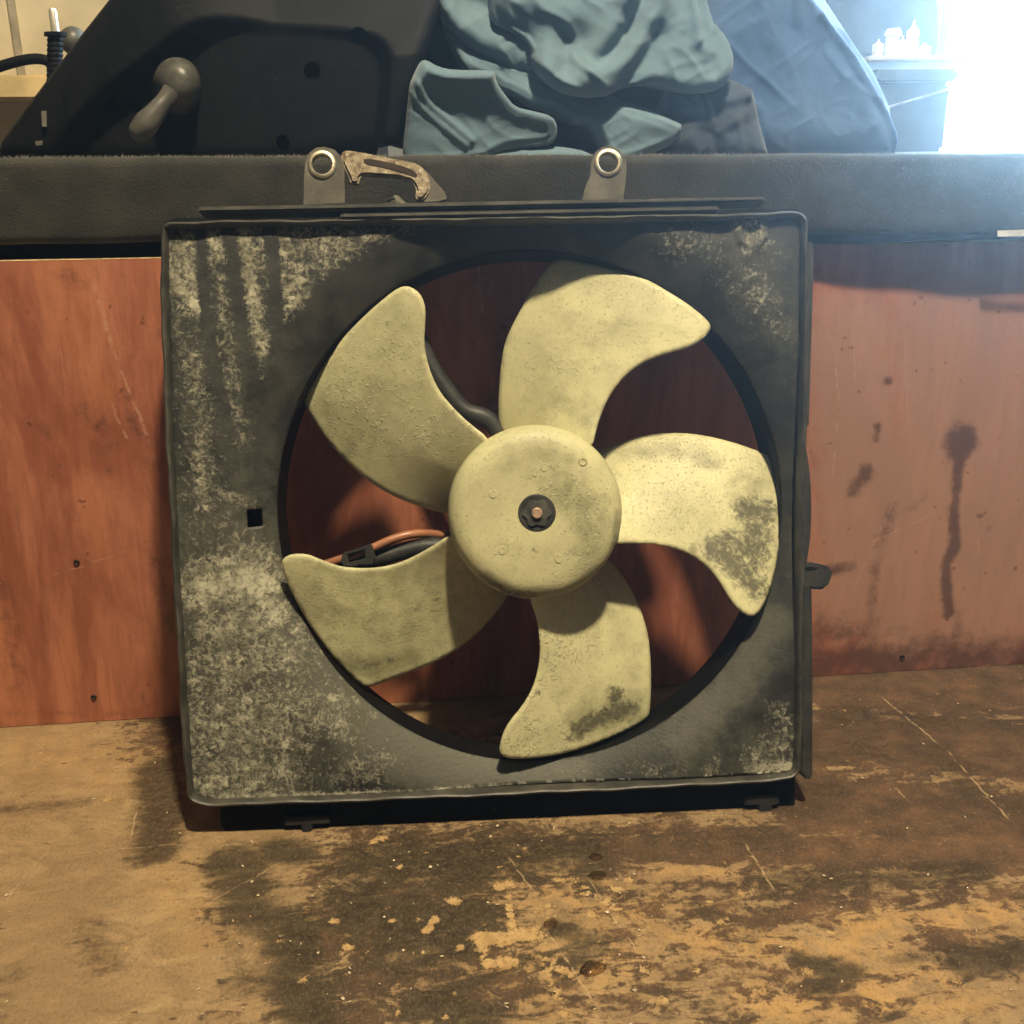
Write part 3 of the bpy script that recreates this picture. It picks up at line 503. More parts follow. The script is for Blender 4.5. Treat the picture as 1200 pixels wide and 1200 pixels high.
# motor behind the hub, its arms, and the loom
HUB = np.array((.02290, .17266))
lathe('motor', [(0, -.050), (.044, -.050), (.050, -.053), (.052, -.074), (.048, -.080), (.012, -.082), (0, -.082)], lambda a, b, h: fr(HUB[0]+a, HUB[1]+b, h), M_BLACK, fan, 40, 40)
for line in ([(0.0219,0.1762),(0.0022,0.2263),(-0.0167,0.2367),(-0.0289,0.2517),(-0.0404,0.2711),(-0.0555,0.3094),(-0.0767,0.3259)], [(0.0228,0.1706),(-0.0110,0.1495),(-0.0440,0.1505),(-0.0771,0.1433),(-0.1019,0.1369),(-0.1376,0.1260)]):
    p = bend([fr(u, v, -.048) for u, v in line], 6)
    tube('motor_arm', p, .0058, M_DARK, fan, 10)
(c0, c1) = [(-0.0952,0.1447),(-0.0751,0.1495)]
prism('cable_clip', [(-0.0967,0.1485),(-0.0782,0.1539),(-0.0763,0.1468),(-0.0776,0.1414),(-0.0959,0.1398),(-0.0980,0.1432)], -.046, -.036, fr, M_DARK, fan, ([(-0.0935,0.1474),(-0.0827,0.1503),(-0.0823,0.1448),(-0.0931,0.1425)],), .003, .0006)
tube('motor_cable', bend([fr(u, v, d) for (u, v), d in zip([(-0.1088,0.1413),(-0.0816,0.1497),(-0.0652,0.1562),(-0.0489,0.1590),(-0.0273,0.1562)], (-.044, -.041, -.042, -.046, -.06))], 6), .0028, mat_plain('copper coloured sleeve', (.34, .15, .08), .35), fan, 8)
# hub and blades
hub_prof = [(0, .0135), (.008, .0135), (.0108, .0135), (.0110, .0140), (.020, .0143), (.0395, .0140), (.0450, .0130), (.0490, .0105), (.0513, .007), (.0523, .002), (.0527, -.048), (.0505, -.048), (.049, 0)]
seg = 128; V = []; Fc = []; fine_prof = []
for (r0, h0), (r1, h1) in zip(hub_prof[:-1], hub_prof[1:]):
    kx = max(1, int(math.hypot(r1-r0, h1-h0)/.002)); fine_prof += [(r0+(r1-r0)*i/kx, h0+(h1-h0)*i/kx) for i in range(kx)]
fine_prof.append(hub_prof[-1])
hub = lathe('hub', fine_prof, lambda a, b, h: fr(a, b, h), M_FAN, fan, seg, 55)
hub.location = fr(HUB[0], HUB[1], 0)
hv = np.array([(v.co.x+HUB[0], v.co.z+HUB[1]) for v in hub.data.vertices])
def attr(o, **k):
    for nme, a in k.items():
        at = o.data.attributes.new(nme, 'FLOAT', 'POINT'); at.data.foreach_set('value', np.asarray(a, np.float32))
attr(hub, grime=strokes(hv, [([(0.0091,0.2037),(0.0392,0.2029)], .03, .45), ([(0.0363,0.1879),(0.0536,0.1723),(0.0529,0.1421)], .030, .62), ([(-0.0114,0.1893),(-0.0068,0.1741)], .02, .35), ([(0.0027,0.1537),(0.0074,0.1435)], .02, .45), ([(-0.0078,0.1364),(0.0070,0.1259),(0.0372,0.1238),(0.0578,0.1368)], .010, .8), ([(0.0714,0.1718),(0.0694,0.1517)], .006, .6)]),
     mould=strokes(hv, [([(-0.0054,0.1328),(0.0069,0.1249),(0.0195,0.1229)], .006, .7), ([(0.0212,0.1506),(0.0277,0.1479)], .010, .42), ([(0.0026,0.1512)], .005, .45), ([(0.0697,0.1643),(0.0657,0.1467)], .005, .55), ([(0.0463,0.1851)], .006, .35)]),
     peel=strokes(hv, [([(0.0339,0.1930),(0.0487,0.1775),(0.0531,0.1522),(0.0424,0.1272)], .022, .8), ([(0.0376,0.1375),(0.0580,0.1419)], .02, .5)]))
lobe = []
for k in range(60):
    a = 2*math.pi*k/60; lobe.append(((.0080+.0009*math.cos(6*a))*math.cos(a), (.0080+.0009*math.cos(6*a))*math.sin(a)))
lathe('hub_recess', [(0, .0141), (.0098, .0141), (.0108, .0143), (.0112, .0140)], lambda a, b, h: fr(a, b, h), mat_dark('oily dark recess', (.012, .012, .010), (.06, .056, .042), .6), hub, 40)
nut = prism('lobed_nut', lobe, .0130, .0154, fr, M_NUT, hub, sp=.002, bevel=.0004)
lathe('shaft_tip', [(.0032, .0145), (.0032, .0168), (.0026, .0175), (0, .0172)], lambda a, b, h: fr(a, b, h), mat_plain('worn copper shaft', (.62, .42, .30), .45, 200, .3, .3, .7), hub, 20, 40)
for q in [(-0.0025,0.1845),(0.0280,0.1992),(0.0021,0.1512),(0.0352,0.1451),(0.0508,0.2021)]:
    u, v = q[0]-HUB[0], q[1]-HUB[1]
    lathe('moulding_pip', [(0, .0139), (.0007, .0143), (.0016, .0139), (.0022, .0146), (.0027, .0140)], lambda a, b, h, u=u, v=v: fr(u+a, v+b, h), M_FAN, hub, 14)
def blade_w(P, ref):
    d = P-HUB; a = (ref-np.arctan2(d[:, 1], d[:, 0])+math.pi) % (2*math.pi)-math.pi
    return -.021+.042*np.clip(a, -.62, .62)
BLADES = [
 (75, [(0.0048,0.2245),(0.0044,0.2369),(0.0053,0.2530),(0.0073,0.2689),(0.0097,0.2794),(0.0141,0.2887),(0.0185,0.2964),(0.0251,0.3076),(0.0316,0.3178),(0.0376,0.3253),(0.0423,0.3287),(0.0491,0.3287),(0.0618,0.3247),(0.0770,0.3200),(0.0895,0.3155),(0.0994,0.3102),(0.1076,0.3044),(0.1163,0.2981),(0.1235,0.2920),(0.1300,0.2853),(0.1318,0.2816),(0.1306,0.2780),(0.1258,0.2730),(0.1186,0.2691),(0.1095,0.2669),(0.0995,0.2643),(0.0893,0.2601),(0.0800,0.2532),(0.0726,0.2446),(0.0671,0.2354),(0.0624,0.2236),(0.0585,0.2107),(0.0399,0.1877),(0.0174,0.1930)],
   dict(grime=[([(0.0366,0.2440),(0.0473,0.2641),(0.0737,0.2890)], .05, .4), ([(0.0517,0.2334),(0.0565,0.2179)], .03, .45)], mould=[([(0.0341,0.2466)], .012, .22), ([(0.0998,0.3063),(0.1152,0.2984)], .01, .3)], peel=[([(0.0371,0.2643),(0.0630,0.2739),(0.0839,0.2837)], .03, .35), ([(0.0313,0.2390),(0.0515,0.2232)], .025, .3)])),
 (147, [(-0.0547,0.3082),(-0.0496,0.3089),(-0.0446,0.3066),(-0.0407,0.3020),(-0.0389,0.2950),(-0.0397,0.2852),(-0.0406,0.2753),(-0.0394,0.2663),(-0.0367,0.2562),(-0.0319,0.2460),(-0.0244,0.2366),(-0.0150,0.2271),(-0.0040,0.2180),(0.0121,0.1935),(0.0058,0.1602),(-0.0302,0.1712),(-0.0421,0.1744),(-0.0591,0.1810),(-0.0747,0.1902),(-0.0875,0.2013),(-0.0999,0.2149),(-0.1095,0.2298),(-0.1156,0.2420),(-0.1159,0.2451),(-0.1134,0.2506),(-0.1036,0.2641),(-0.0895,0.2811),(-0.0743,0.2944),(-0.0626,0.3032)],
   dict(grime=[([(-0.0910,0.2267),(-0.0541,0.2763)], .09, .42), ([(-0.1030,0.2421),(-0.0914,0.2166)], .03, .6), ([(-0.0907,0.2368),(-0.0510,0.2156)], .05, .3)], mould=[([(-0.1096,0.2423),(-0.1049,0.2321)], .015, .35), ([(-0.0629,0.2876)], .004, .8)], peel=[([(-0.0897,0.2670),(-0.0806,0.2366)], .035, .95), ([(-0.0910,0.2267),(-0.0709,0.2262),(-0.0405,0.2255),(-0.0205,0.2148)], .024, 1), ([(-0.0689,0.2867),(-0.0545,0.2663)], .025, .6)])),  # first, widest grime stroke paints in this left blade's shade
 (219, [(-0.1287,0.1430),(-0.1289,0.1467),(-0.1277,0.1497),(-0.1225,0.1522),(-0.1135,0.1518),(-0.1077,0.1490),(-0.1014,0.1461),(-0.0941,0.1432),(-0.0831,0.1417),(-0.0714,0.1417),(-0.0601,0.1439),(-0.0508,0.1477),(-0.0403,0.1532),(-0.0282,0.1607),(-0.0014,0.1682),(0.0248,0.1486),(0.0056,0.1138),(-0.0014,0.1056),(-0.0128,0.0943),(-0.0267,0.0845),(-0.0404,0.0779),(-0.0539,0.0735),(-0.0673,0.0696),(-0.0779,0.0661),(-0.0822,0.0653),(-0.0863,0.0662),(-0.0956,0.0769),(-0.1051,0.0897),(-0.1143,0.1056),(-0.1222,0.1227),(-0.1268,0.1351)],
   dict(grime=[([(-0.1096,0.1256),(-0.0334,0.1230)], .10, .50), ([(-0.0958,0.0840),(-0.0757,0.0781),(-0.0551,0.0825)], .018, .75), ([(-0.0948,0.1148),(-0.0545,0.1031)], .06, .35)], mould=[([(-0.0908,0.0802),(-0.0756,0.0797),(-0.0653,0.0813)], .010, .55), ([(-0.0376,0.1195)], .004, .7)], peel=[([(-0.1096,0.1256),(-0.0951,0.1046),(-0.0439,0.1131)], .03, .35)])),  # first, widest grime stroke greys the blade as painted shade
 (291, [(-0.0021,0.0331),(-0.0027,0.0295),(-0.0012,0.0256),(0.0034,0.0235),(0.0129,0.0223),(0.0263,0.0218),(0.0426,0.0231),(0.0604,0.0269),(0.0791,0.0323),(0.0907,0.0370),(0.0943,0.0403),(0.0951,0.0456),(0.0962,0.0550),(0.0968,0.0656),(0.0971,0.0788),(0.0962,0.0921),(0.0931,0.1046),(0.0883,0.1166),(0.0823,0.1276),(0.0751,0.1376),(0.0445,0.1590),(0.0185,0.1525),(0.0181,0.1211),(0.0227,0.1074),(0.0240,0.0968),(0.0243,0.0863),(0.0223,0.0749),(0.0188,0.0649),(0.0122,0.0551),(0.0040,0.0466),(-0.0004,0.0392)],
   dict(grime=[([(0.0797,0.0984),(0.0842,0.0668)], .02, .4), ([(0.0596,0.1302),(0.0695,0.1091)], .03, .4), ([(0.0523,0.0419),(0.0838,0.0459)], .03, .7)], mould=[([(0.0709,0.0569),(0.0759,0.0462)], .013, .85), ([(0.0469,0.0369),(0.0575,0.0417),(0.0811,0.0460)], .014, .9), ([(0.0226,0.0624)], .005, .85), ([(0.0391,0.0346),(0.0416,0.0319)], .008, .7)], peel=[([(0.0326,0.0896),(0.0533,0.0863)], .022, 1), ([(0.0374,0.0738),(0.0265,0.0534),(0.0156,0.0329)], .030, 1), ([(0.0260,0.0315),(0.0364,0.0321)], .014, 1)])),
 (3, [(0.0700,0.2091),(0.0814,0.2132),(0.0923,0.2172),(0.1057,0.2190),(0.1201,0.2191),(0.1348,0.2170),(0.1505,0.2127),(0.1661,0.2068),(0.1748,0.2028),(0.1778,0.1995),(0.1788,0.1930),(0.1792,0.1807),(0.1784,0.1674),(0.1763,0.1517),(0.1725,0.1362),(0.1680,0.1235),(0.1631,0.1135),(0.1588,0.1076),(0.1541,0.1048),(0.1488,0.1066),(0.1428,0.1124),(0.1390,0.1187),(0.1344,0.1275),(0.1287,0.1354),(0.1187,0.1434),(0.1057,0.1485),(0.0924,0.1510),(0.0746,0.1518),(0.0389,0.1520),(0.0388,0.1815)],
   dict(grime=[([(0.0847,0.2069),(0.1134,0.2088),(0.1394,0.2003)], .016, .6), ([(0.1026,0.1910),(0.1126,0.1700)], .05, .35), ([(0.1547,0.1792),(0.1654,0.1893)], .03, .5), ([(0.1200,0.1465)], .006, .9)], mould=[([(0.1545,0.1688),(0.1677,0.1684),(0.1542,0.1480),(0.1384,0.1485)], .020, .9), ([(0.1331,0.1461),(0.1486,0.1325),(0.1590,0.1217)], .020, .9), ([(0.1648,0.1529),(0.1593,0.1374)], .020, .85), ([(0.1074,0.1702)], .006, .4)], peel=[([(0.1436,0.1483),(0.1594,0.1478)], .02, .5)]))]
LB = ['top blade', 'upper left blade with blistered face', 'lower left blade', 'bottom blade with dark mould at its edge', 'right blade with dark mould near its tip']
for (ref, ol, at), lb in zip(BLADES, LB):
    ol = smooth_poly(ol, 1); P, T, idx, loops = tri_sheet(ol, .0018); n = len(P)
    d = seg_dist(P, np.vstack([loops[0], loops[0][:1]])); base = blade_w(P, math.radians(ref))
    e = np.clip(d/.0022, 0, 1); rnd = .0013*np.sqrt(np.clip(1-(1-e)**2, 0, 1))
    r = np.hypot(*(P-HUB).T); camber = .0035*np.clip(d/.03, 0, 1)**1.2
    top = base+camber*.6+rnd; bot = base+camber*.6-rnd
    V = [fr(u-HUB[0], v-HUB[1], h) for (u, v), h in zip(P, top)]+[fr(u-HUB[0], v-HUB[1], h-.0003) for (u, v), h in zip(P, bot)]
    L = idx[0]; Fc = [tuple(t) for t in T]+[(a+n, c+n, b+n) for a, b, c in T]+[(L[i], L[(i+1) % len(L)], L[(i+1) % len(L)]+n, L[i]+n) for i in range(len(L))]
    bo = fix(link('blade', V, Fc, M_FAN, hub)); bo['label'] = lb
    attr(bo, **{k_: np.tile(strokes(P, it), 2) for k_, it in at.items()})

# ---------------------------------------------------------------- things lying on the shelf
def vnoise(P, sx, sy, seed, rot=0.):
    c, q = math.cos(rot), math.sin(rot); x = (P[:, 0]*c-P[:, 1]*q)/sx+97; y = (P[:, 0]*q+P[:, 1]*c)/sy+53
    T = np.random.default_rng(seed).random((64, 64)); i = np.floor(x).astype(int); j = np.floor(y).astype(int); f = x-i; g = y-j
    f = f*f*(3-2*f); g = g*g*(3-2*g); t = lambda a, b: T[a % 64, b % 64]
    return (t(i, j)*(1-f)+t(i+1, j)*f)*(1-g)+(t(i, j+1)*(1-f)+t(i+1, j+1)*f)*g
def sheet(name, outline, y0, puff, pr, ridges, mat, parent, sp=.0017, back=.02, lean_=0., wr=.0004, smooth=1, z0=.385, fall=None, hem=0.):
    """one fold of cloth: outline in x, z; rounded edges; ridges = (polyline, height, half width), negative = crease"""
    ol = smooth_poly(outline, smooth) if smooth else np.asarray(outline, float)
    P, T, idx, loops = tri_sheet(ol, sp); n = len(P)
    d = seg_dist(P, np.vstack([loops[0], loops[0][:1]])); e = np.clip(d/pr, 0, 1)
    y = y0-puff*np.sqrt(np.clip(1-(1-e)**2, 0, 1))+lean_*(P[:, 1]-z0)
    if fall is not None: y += fall[2]*seg_dist(P, fall[0])*inside(P, np.vstack([fall[0], fall[1]]))
    for line, h, wd in ridges:
        q = seg_dist(P, smooth_poly(line, 2, False)); y -= .72*h*np.exp(-(q/(wd*1.05))**2)*np.clip(d/.004, 0, 1)
    sd = abs(hash(round(float(P[0][0]*1000)))) % 1000; Pw = P+.012*np.c_[vnoise(P, .03, .03, sd+1), vnoise(P, .03, .03, sd+2)]
    for k_, (sx, sy, am) in enumerate(((.045, .016, 6.), (.022, .009, 2.6), (.010, .005, .9))):
        v_ = 1-np.abs(2*vnoise(Pw, sx, sy, sd+5+k_, .7 if k_ != 1 else -.5)-1); y -= wr*am*1.25*(v_**3.2-.25)*np.clip(d/.006, 0, 1)
    if hem: y -= hem*(np.exp(-((d-.0065)/.0011)**2)+.8*np.clip(1-d/.003, 0, 1))
    V = [(u, h, v) for (u, v), h in zip(P, y)]; Fc = [tuple(t) for t in T]; L = idx[0]; k0 = n
    V += [(P[i][0], y[i]+back, P[i][1]) for i in L]
    Fc += [(L[i], L[(i+1) % len(L)], k0+(i+1) % len(L), k0+i) for i in range(len(L))]
    return fix(link(name, V, Fc, mat, parent))
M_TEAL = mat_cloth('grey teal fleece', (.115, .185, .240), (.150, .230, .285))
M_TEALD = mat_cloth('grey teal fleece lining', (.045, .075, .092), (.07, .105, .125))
M_NAVY = mat_cloth('slate blue cloth', (.055, .105, .22), (.085, .145, .27), .1)
fl_ = thing('fleece', 'crumpled grey teal fleece garment heaped on the shelf beside the black housing', 'garment', (.10, .1, .386))
iv = Matrix.Translation((-.10, -.1, -.386))
def csheet(*a, **k):
    o = sheet(*a, **k); o.data.transform(iv); return o
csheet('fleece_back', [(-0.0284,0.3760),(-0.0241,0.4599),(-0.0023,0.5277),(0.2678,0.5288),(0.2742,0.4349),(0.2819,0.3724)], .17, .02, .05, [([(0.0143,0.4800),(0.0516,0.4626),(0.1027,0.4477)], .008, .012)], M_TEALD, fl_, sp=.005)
csheet('fold', [(0.0179,0.5107),(0.0741,0.5162),(0.0979,0.5002),(0.1040,0.4562),(0.0979,0.4364),(0.0733,0.4394),(0.0491,0.4530),(0.0342,0.4631),(0.0232,0.4763)], .130, .010, .010, [([(0.0245,0.4774),(0.0493,0.4619),(0.0857,0.4506)], .010, .010), ([(0.0409,0.4893),(0.0646,0.4730),(0.0979,0.4618)], -.010, .010), ([(0.0496,0.4785),(0.0736,0.4674),(0.1040,0.4562)], .008, .008)], M_TEAL, fl_)
csheet('fold', [(0.0245,0.4763),(0.0307,0.4699),(0.0451,0.4574),(0.0657,0.4514),(0.0955,0.4447),(0.1319,0.4295),(0.1940,0.4092),(0.1943,0.4023),(0.1903,0.3931),(0.1699,0.3851),(0.1451,0.3783),(0.1363,0.3866),(0.1311,0.3994),(0.1249,0.4063),(0.1151,0.4053),(0.1077,0.4110),(0.1004,0.4156),(0.0864,0.4180),(0.0726,0.4270),(0.0624,0.4304),(0.0565,0.4355),(0.0417,0.4394),(0.0360,0.4482),(0.0293,0.4613)], .112, .010, .006,
       [([(0.0261,0.4709),(0.0333,0.4569),(0.0406,0.4438)], .004, .004), ([(0.0654,0.4271),(0.0864,0.4168),(0.1016,0.4139),(0.1126,0.4064)], .005, .004), ([(0.0421,0.4547),(0.0835,0.4353),(0.1321,0.4182)], -.004, .02), ([(0.0955,0.4269),(0.1444,0.4124),(0.1816,0.4093)], .006, .012), ([(0.1322,0.4068),(0.1570,0.4009),(0.1880,0.4035)], .006, .012)], M_TEAL, fl_, lean_=.25, hem=.0009, wr=.0003)
csheet('fold', [(0.0032,0.4389),(0.0076,0.4465),(0.0117,0.4475),(0.0191,0.4432),(0.0295,0.4410),(0.0553,0.4409),(0.0583,0.4398),(0.0582,0.4343),(0.0646,0.4255),(0.0716,0.4177),(0.0823,0.4154),(0.0979,0.4119),(0.1016,0.4040),(0.1004,0.3961),(0.0943,0.3916),(0.0774,0.3907),(0.0611,0.3885),(0.0507,0.3807),(-0.0021,0.3790),(-0.0081,0.3791),(-0.0016,0.4215),(0.0000,0.4324)], .098, .012, .007,
       [([(0.0042,0.4335),(0.0113,0.4203),(0.0257,0.4091),(0.0414,0.3961)], .0050, .0024), ([(-0.0001,0.4292),(0.0076,0.4170),(0.0214,0.4058),(0.0372,0.3933)], .0045, .0024), ([(0.0119,0.4367),(0.0529,0.4376)], .006, .008), ([(0.0576,0.4354),(0.0645,0.4233),(0.0728,0.4155),(0.0973,0.4102)], .0045, .0035), ([(0.0230,0.4186),(0.0703,0.4043),(0.0943,0.3984)], -.008, .018)], M_TEAL, fl_, lean_=-.22, hem=.0009, wr=.00014)
csheet('fold', [(0.0461,0.3786),(0.0486,0.3842),(0.0570,0.3897),(0.0718,0.3923),(0.0925,0.3927),(0.1164,0.3902),(0.1284,0.3856),(0.1346,0.3764)], .100, .012, .012, [([(0.0521,0.3830),(0.0581,0.3874)], .003, .003)], M_TEAL, fl_)
csheet('fold', [(0.0567,0.5117),(0.0568,0.4819),(0.0588,0.4728),(0.0683,0.4688),(0.0806,0.4626),(0.0851,0.4554),(0.0845,0.4492),(0.0873,0.4419),(0.0942,0.4345),(0.1022,0.4286),(0.1138,0.4248),(0.1288,0.4236),(0.1404,0.4257),(0.1496,0.4305),(0.1646,0.4325),(0.1834,0.4287),(0.1965,0.4254),(0.2106,0.4264),(0.2198,0.4301),(0.2258,0.4375),(0.2281,0.4476),(0.2257,0.4582),(0.2199,0.4676),(0.2120,0.4759),(0.2060,0.5123)], .088, .014, .009,
       [([(0.1479,0.4921),(0.1371,0.4718),(0.1249,0.4563),(0.1193,0.4470),(0.1171,0.4386),(0.1068,0.4302)], .014, .009), ([(0.1443,0.4794),(0.1293,0.4605),(0.1192,0.4501),(0.1090,0.4407)], -.012, .009), ([(0.1725,0.4871),(0.1579,0.4625),(0.1468,0.4479),(0.1343,0.4422),(0.1262,0.4448),(0.1284,0.4511),(0.1418,0.4666),(0.1537,0.4871)], .014, .009), ([(0.1628,0.4871),(0.1509,0.4656),(0.1375,0.4511),(0.1296,0.4469)], -.013, .007),
        ([(0.1716,0.4645),(0.1662,0.4536),(0.1574,0.4416),(0.1506,0.4342)], -.010, .006), ([(0.1973,0.4922),(0.1995,0.4717),(0.2006,0.4603)], .007, .0035), ([(0.2002,0.4922),(0.2035,0.4717),(0.2030,0.4593)], -.006, .003), ([(0.2007,0.4582),(0.2094,0.4477),(0.2133,0.4296)], .006, .006), ([(0.2095,0.4456),(0.2145,0.4307)], -.006, .004), ([(0.0627,0.4728),(0.0908,0.4646),(0.1191,0.4584)], -.014, .012), ([(0.0964,0.4616),(0.0993,0.4460),(0.0907,0.4376)], .009, .008), ([(0.0684,0.4794),(0.1132,0.4769)], .008, .014)], M_TEAL, fl_, lean_=.32)
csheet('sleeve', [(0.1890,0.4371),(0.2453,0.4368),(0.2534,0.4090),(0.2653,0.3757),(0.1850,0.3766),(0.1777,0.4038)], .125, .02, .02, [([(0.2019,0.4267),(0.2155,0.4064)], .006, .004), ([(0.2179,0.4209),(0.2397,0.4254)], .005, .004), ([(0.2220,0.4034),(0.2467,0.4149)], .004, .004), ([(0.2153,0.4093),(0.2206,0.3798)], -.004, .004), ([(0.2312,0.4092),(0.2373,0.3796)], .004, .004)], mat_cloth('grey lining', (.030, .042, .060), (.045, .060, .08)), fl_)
jk = thing('jacket', 'slate blue jacket slumped on the shelf in front of the bright window', 'jacket', (.27, .16, .386))
o = sheet('jacket_body', [(0.2266,0.5270),(0.3193,0.5274),(0.3254,0.4961),(0.3387,0.4804),(0.3510,0.4627),(0.3596,0.4447),(0.3662,0.4265),(0.3717,0.4129),(0.3755,0.4030),(0.3733,0.3917),(0.3708,0.3829),(0.3717,0.3740),(0.2075,0.3759),(0.2074,0.4584)], .16, .030, .03,
      [([(0.2954,0.4787),(0.3141,0.4593),(0.3379,0.4328),(0.3564,0.4093),(0.3664,0.3918),(0.3707,0.3778)], .007, .0028), ([(0.3181,0.4669),(0.3330,0.4491),(0.3493,0.4400),(0.3636,0.4185)], .012, .006), ([(0.2759,0.5046),(0.2799,0.4758)], .006, .003), ([(0.2867,0.4903),(0.3004,0.4816)], .006, .005), ([(0.2943,0.4758),(0.3205,0.4401),(0.3475,0.4032)], .006, .008), ([(0.2425,0.4700),(0.2718,0.4222),(0.2883,0.3787)], .008, .03)],
      M_NAVY, jk, fall=([(0.2775,0.5272),(0.2832,0.4932),(0.2954,0.4787),(0.3141,0.4593),(0.3379,0.4328),(0.3564,0.4093),(0.3664,0.3918),(0.3707,0.3778)], [(0.4123,0.3774),(0.3940,0.5277)], 1.5), wr=.00035)
o.data.transform(Matrix.Translation((-.27, -.16, -.386)))

# black moulded housing with crank
hs = thing('black_housing', 'black moulded plastic housing with holes and a crank handle, leaning on the shelf', 'housing', (-.12, .1, .386))
ih = Matrix.Translation((.12, -.1, -.386))
hol = [np.array(q) for q in [(-0.2054,0.4206),(-0.1884,0.4199),(-0.0667,0.4432),(-0.0335,0.4646),(-0.0906,0.3963)]]
rad = (.0046, .0030, .0060, .0060, .0052)
holes = [[(c[0]+r*math.cos(a), c[1]+r*math.sin(a)) for a in np.linspace(0, 2*math.pi, 20, endpoint=False)] for c, r in zip(hol, rad)]
ol = smooth_poly([(-0.2814,0.3854),(-0.2809,0.3954),(-0.2752,0.4031),(-0.1964,0.4868),(-0.1641,0.5173),(0.0493,0.5182),(0.0254,0.4869),(0.0048,0.4330),(-0.0129,0.3824)], 1)
rec = smooth_poly([(-0.2689,0.3627),(-0.2145,0.4244),(-0.1658,0.4538),(-0.1485,0.4669),(-0.1338,0.4732),(-0.1093,0.4753),(-0.0624,0.4716),(-0.0275,0.4678),(-0.0152,0.4592),(-0.0123,0.4468),(-0.0273,0.3594)], 2)
P, T, idx, loops = tri_sheet(ol, .003, holes); n = len(P)
sd = seg_dist(P, np.vstack([rec, rec[:1]]))*np.where(inside(P, rec), 1, -1); e0 = seg_dist(P, np.vstack([loops[0], loops[0][:1]]))
s_ = np.clip((sd+.003)/.010, 0, 1); s_ = s_*s_*(3-2*s_); e = np.clip(e0/.012, 0, 1)
y = .098+.018*s_+.010*(1-np.sqrt(np.clip(1-(1-e)**2, 0, 1)))+.75*np.clip(P[:, 1]-.452, 0, 1)*(1-s_)*np.clip((P[:, 0]+.16)/.07, 0, 1)
L = idx[0]; V = [(u, h, v) for (u, v), h in zip(P, y)]; Fc = [tuple(t) for t in T]
for l in idx:
    k0 = len(V); V += [(P[i][0], y[i]+(.05 if l is L else .006), P[i][1]) for i in l]
    Fc += [(l[i], l[(i+1) % len(l)], k0+(i+1) % len(l), k0+i) for i in range(len(l))]
o = fix(link('housing_shell', V, Fc, M_BLACK, hs), 60); o.data.transform(ih)
o = prism('inner_backing', [(-0.2775,0.3881),(-0.2015,0.4786),(0.0019,0.4785),(-0.0266,0.3854)], .135, .137, world, M_BLACK, hs, sp=.02); o.data.transform(ih)
M_GREY = mat_plain('worn grey plastic', (.085, .082, .068), .42, 90, .25, .2)
o = prism('label_scrap', [(-0.2454,0.4176),(-0.2420,0.4176),(-0.2434,0.4077),(-0.2463,0.4078)], .0945, .0955, world, mat_plain('scuffed label', (.16, .155, .13), .6), hs, sp=.02); o.data.transform(ih)
o = prism('label_scrap', [(-0.2522,0.3985),(-0.2475,0.3990),(-0.2479,0.3962),(-0.2520,0.3957)], .0945, .0955, world, mat_plain('scuffed label', (.12, .115, .10), .6), hs, sp=.02); o.data.transform(ih)
(kx, kz) = [(-0.1568,0.4344)][0]
o = lathe('crank_boss', [(0, -.022), (.006, -.0215), (.010, -.019), (.0135, -.014), (.0155, -.006), (.0170, .004), (.0200, .014)], lambda a, b, h: (kx+a*.9+h*-.25, .104+h, kz+b), M_GREY, hs, 36); o.data.transform(ih)
(h0, h1, h2, h3, h4) = [(-0.1567,0.4280),(-0.1630,0.4207),(-0.1693,0.4134),(-0.1768,0.4060),(-0.1830,0.4007)]
pp = bend([(h0[0], .084, h0[1]), (h1[0], .080, h1[1]), (h2[0], .078, h2[1]), (h3[0], .077, h3[1]), (h4[0], .078, h4[1])], 5); nn = len(pp)
rads = list(np.interp(np.linspace(0, 1, nn), [0, .18, .42, .66, .88, 1], [.0068, .0056, .0066, .0082, .0068, .0040]))
o = tube('crank_handle', pp, rads, M_GREY, hs, 16); o.data.transform(ih)

# ---------------------------------------------------------------- background
wl = box('plaster_wall', (-1.3, .55, .35), (-.05, .57, 1.0), mat_plain('cream wall', (.62, .54, .38), .8, 9, .18), None); tag(wl, 'cream painted wall behind the black housing at far left', 'wall')
z0, z1 = [(-0.4107,0.4444)][0][1], [(-0.4072,0.4667)][0][1]
rl = box('wooden_rail', (-.75, .50, z0), (-.20, .549, z1), mat_plain('pale pine', (.66, .50, .25), .6, 25, .2), None); tag(rl, 'pale wooden rail fixed along the cream wall at far left', 'rail')
sm_ = box('wall_seam_strip', (-.405, .545, z1), (-.398, .5495, .62), mat_plain('grey seam', (.36, .32, .24), .8), None, .0005); sm_.parent = wl
pl = thing('cable_plug', 'black ribbed plug with metal tip standing at the end of a black cable', 'plug', (0, 0, 0))
(b0, b1, b2) = [(-0.2943,0.4559),(-0.2894,0.4859),(-0.2854,0.5038)]
lathe('metal_tip', [(.0034, 0), (.0034, b2[1]-b1[1]-.002), (.0026, b2[1]-b1[1]), (0, b2[1]-b1[1])], lambda a, b, h: (b1[0]+a, .30+b, b1[1]+h), mat_plain('bright metal', (.75, .70, .58), .35, 80, .15, .1, .6), pl, 16, 40)
pr_ = []; hh = b1[1]-b0[1]
for i in range(13): pr_ += [(.0058, b0[1]-.02+(hh+.02)*i/13), (.0064, b0[1]-.02+(hh+.02)*(i+.3)/13), (.0064, b0[1]-.02+(hh+.02)*(i+.6)/13)]
pr_ += [(.0088, b1[1]-.003), (.0088, b1[1]), (.003, b1[1])]
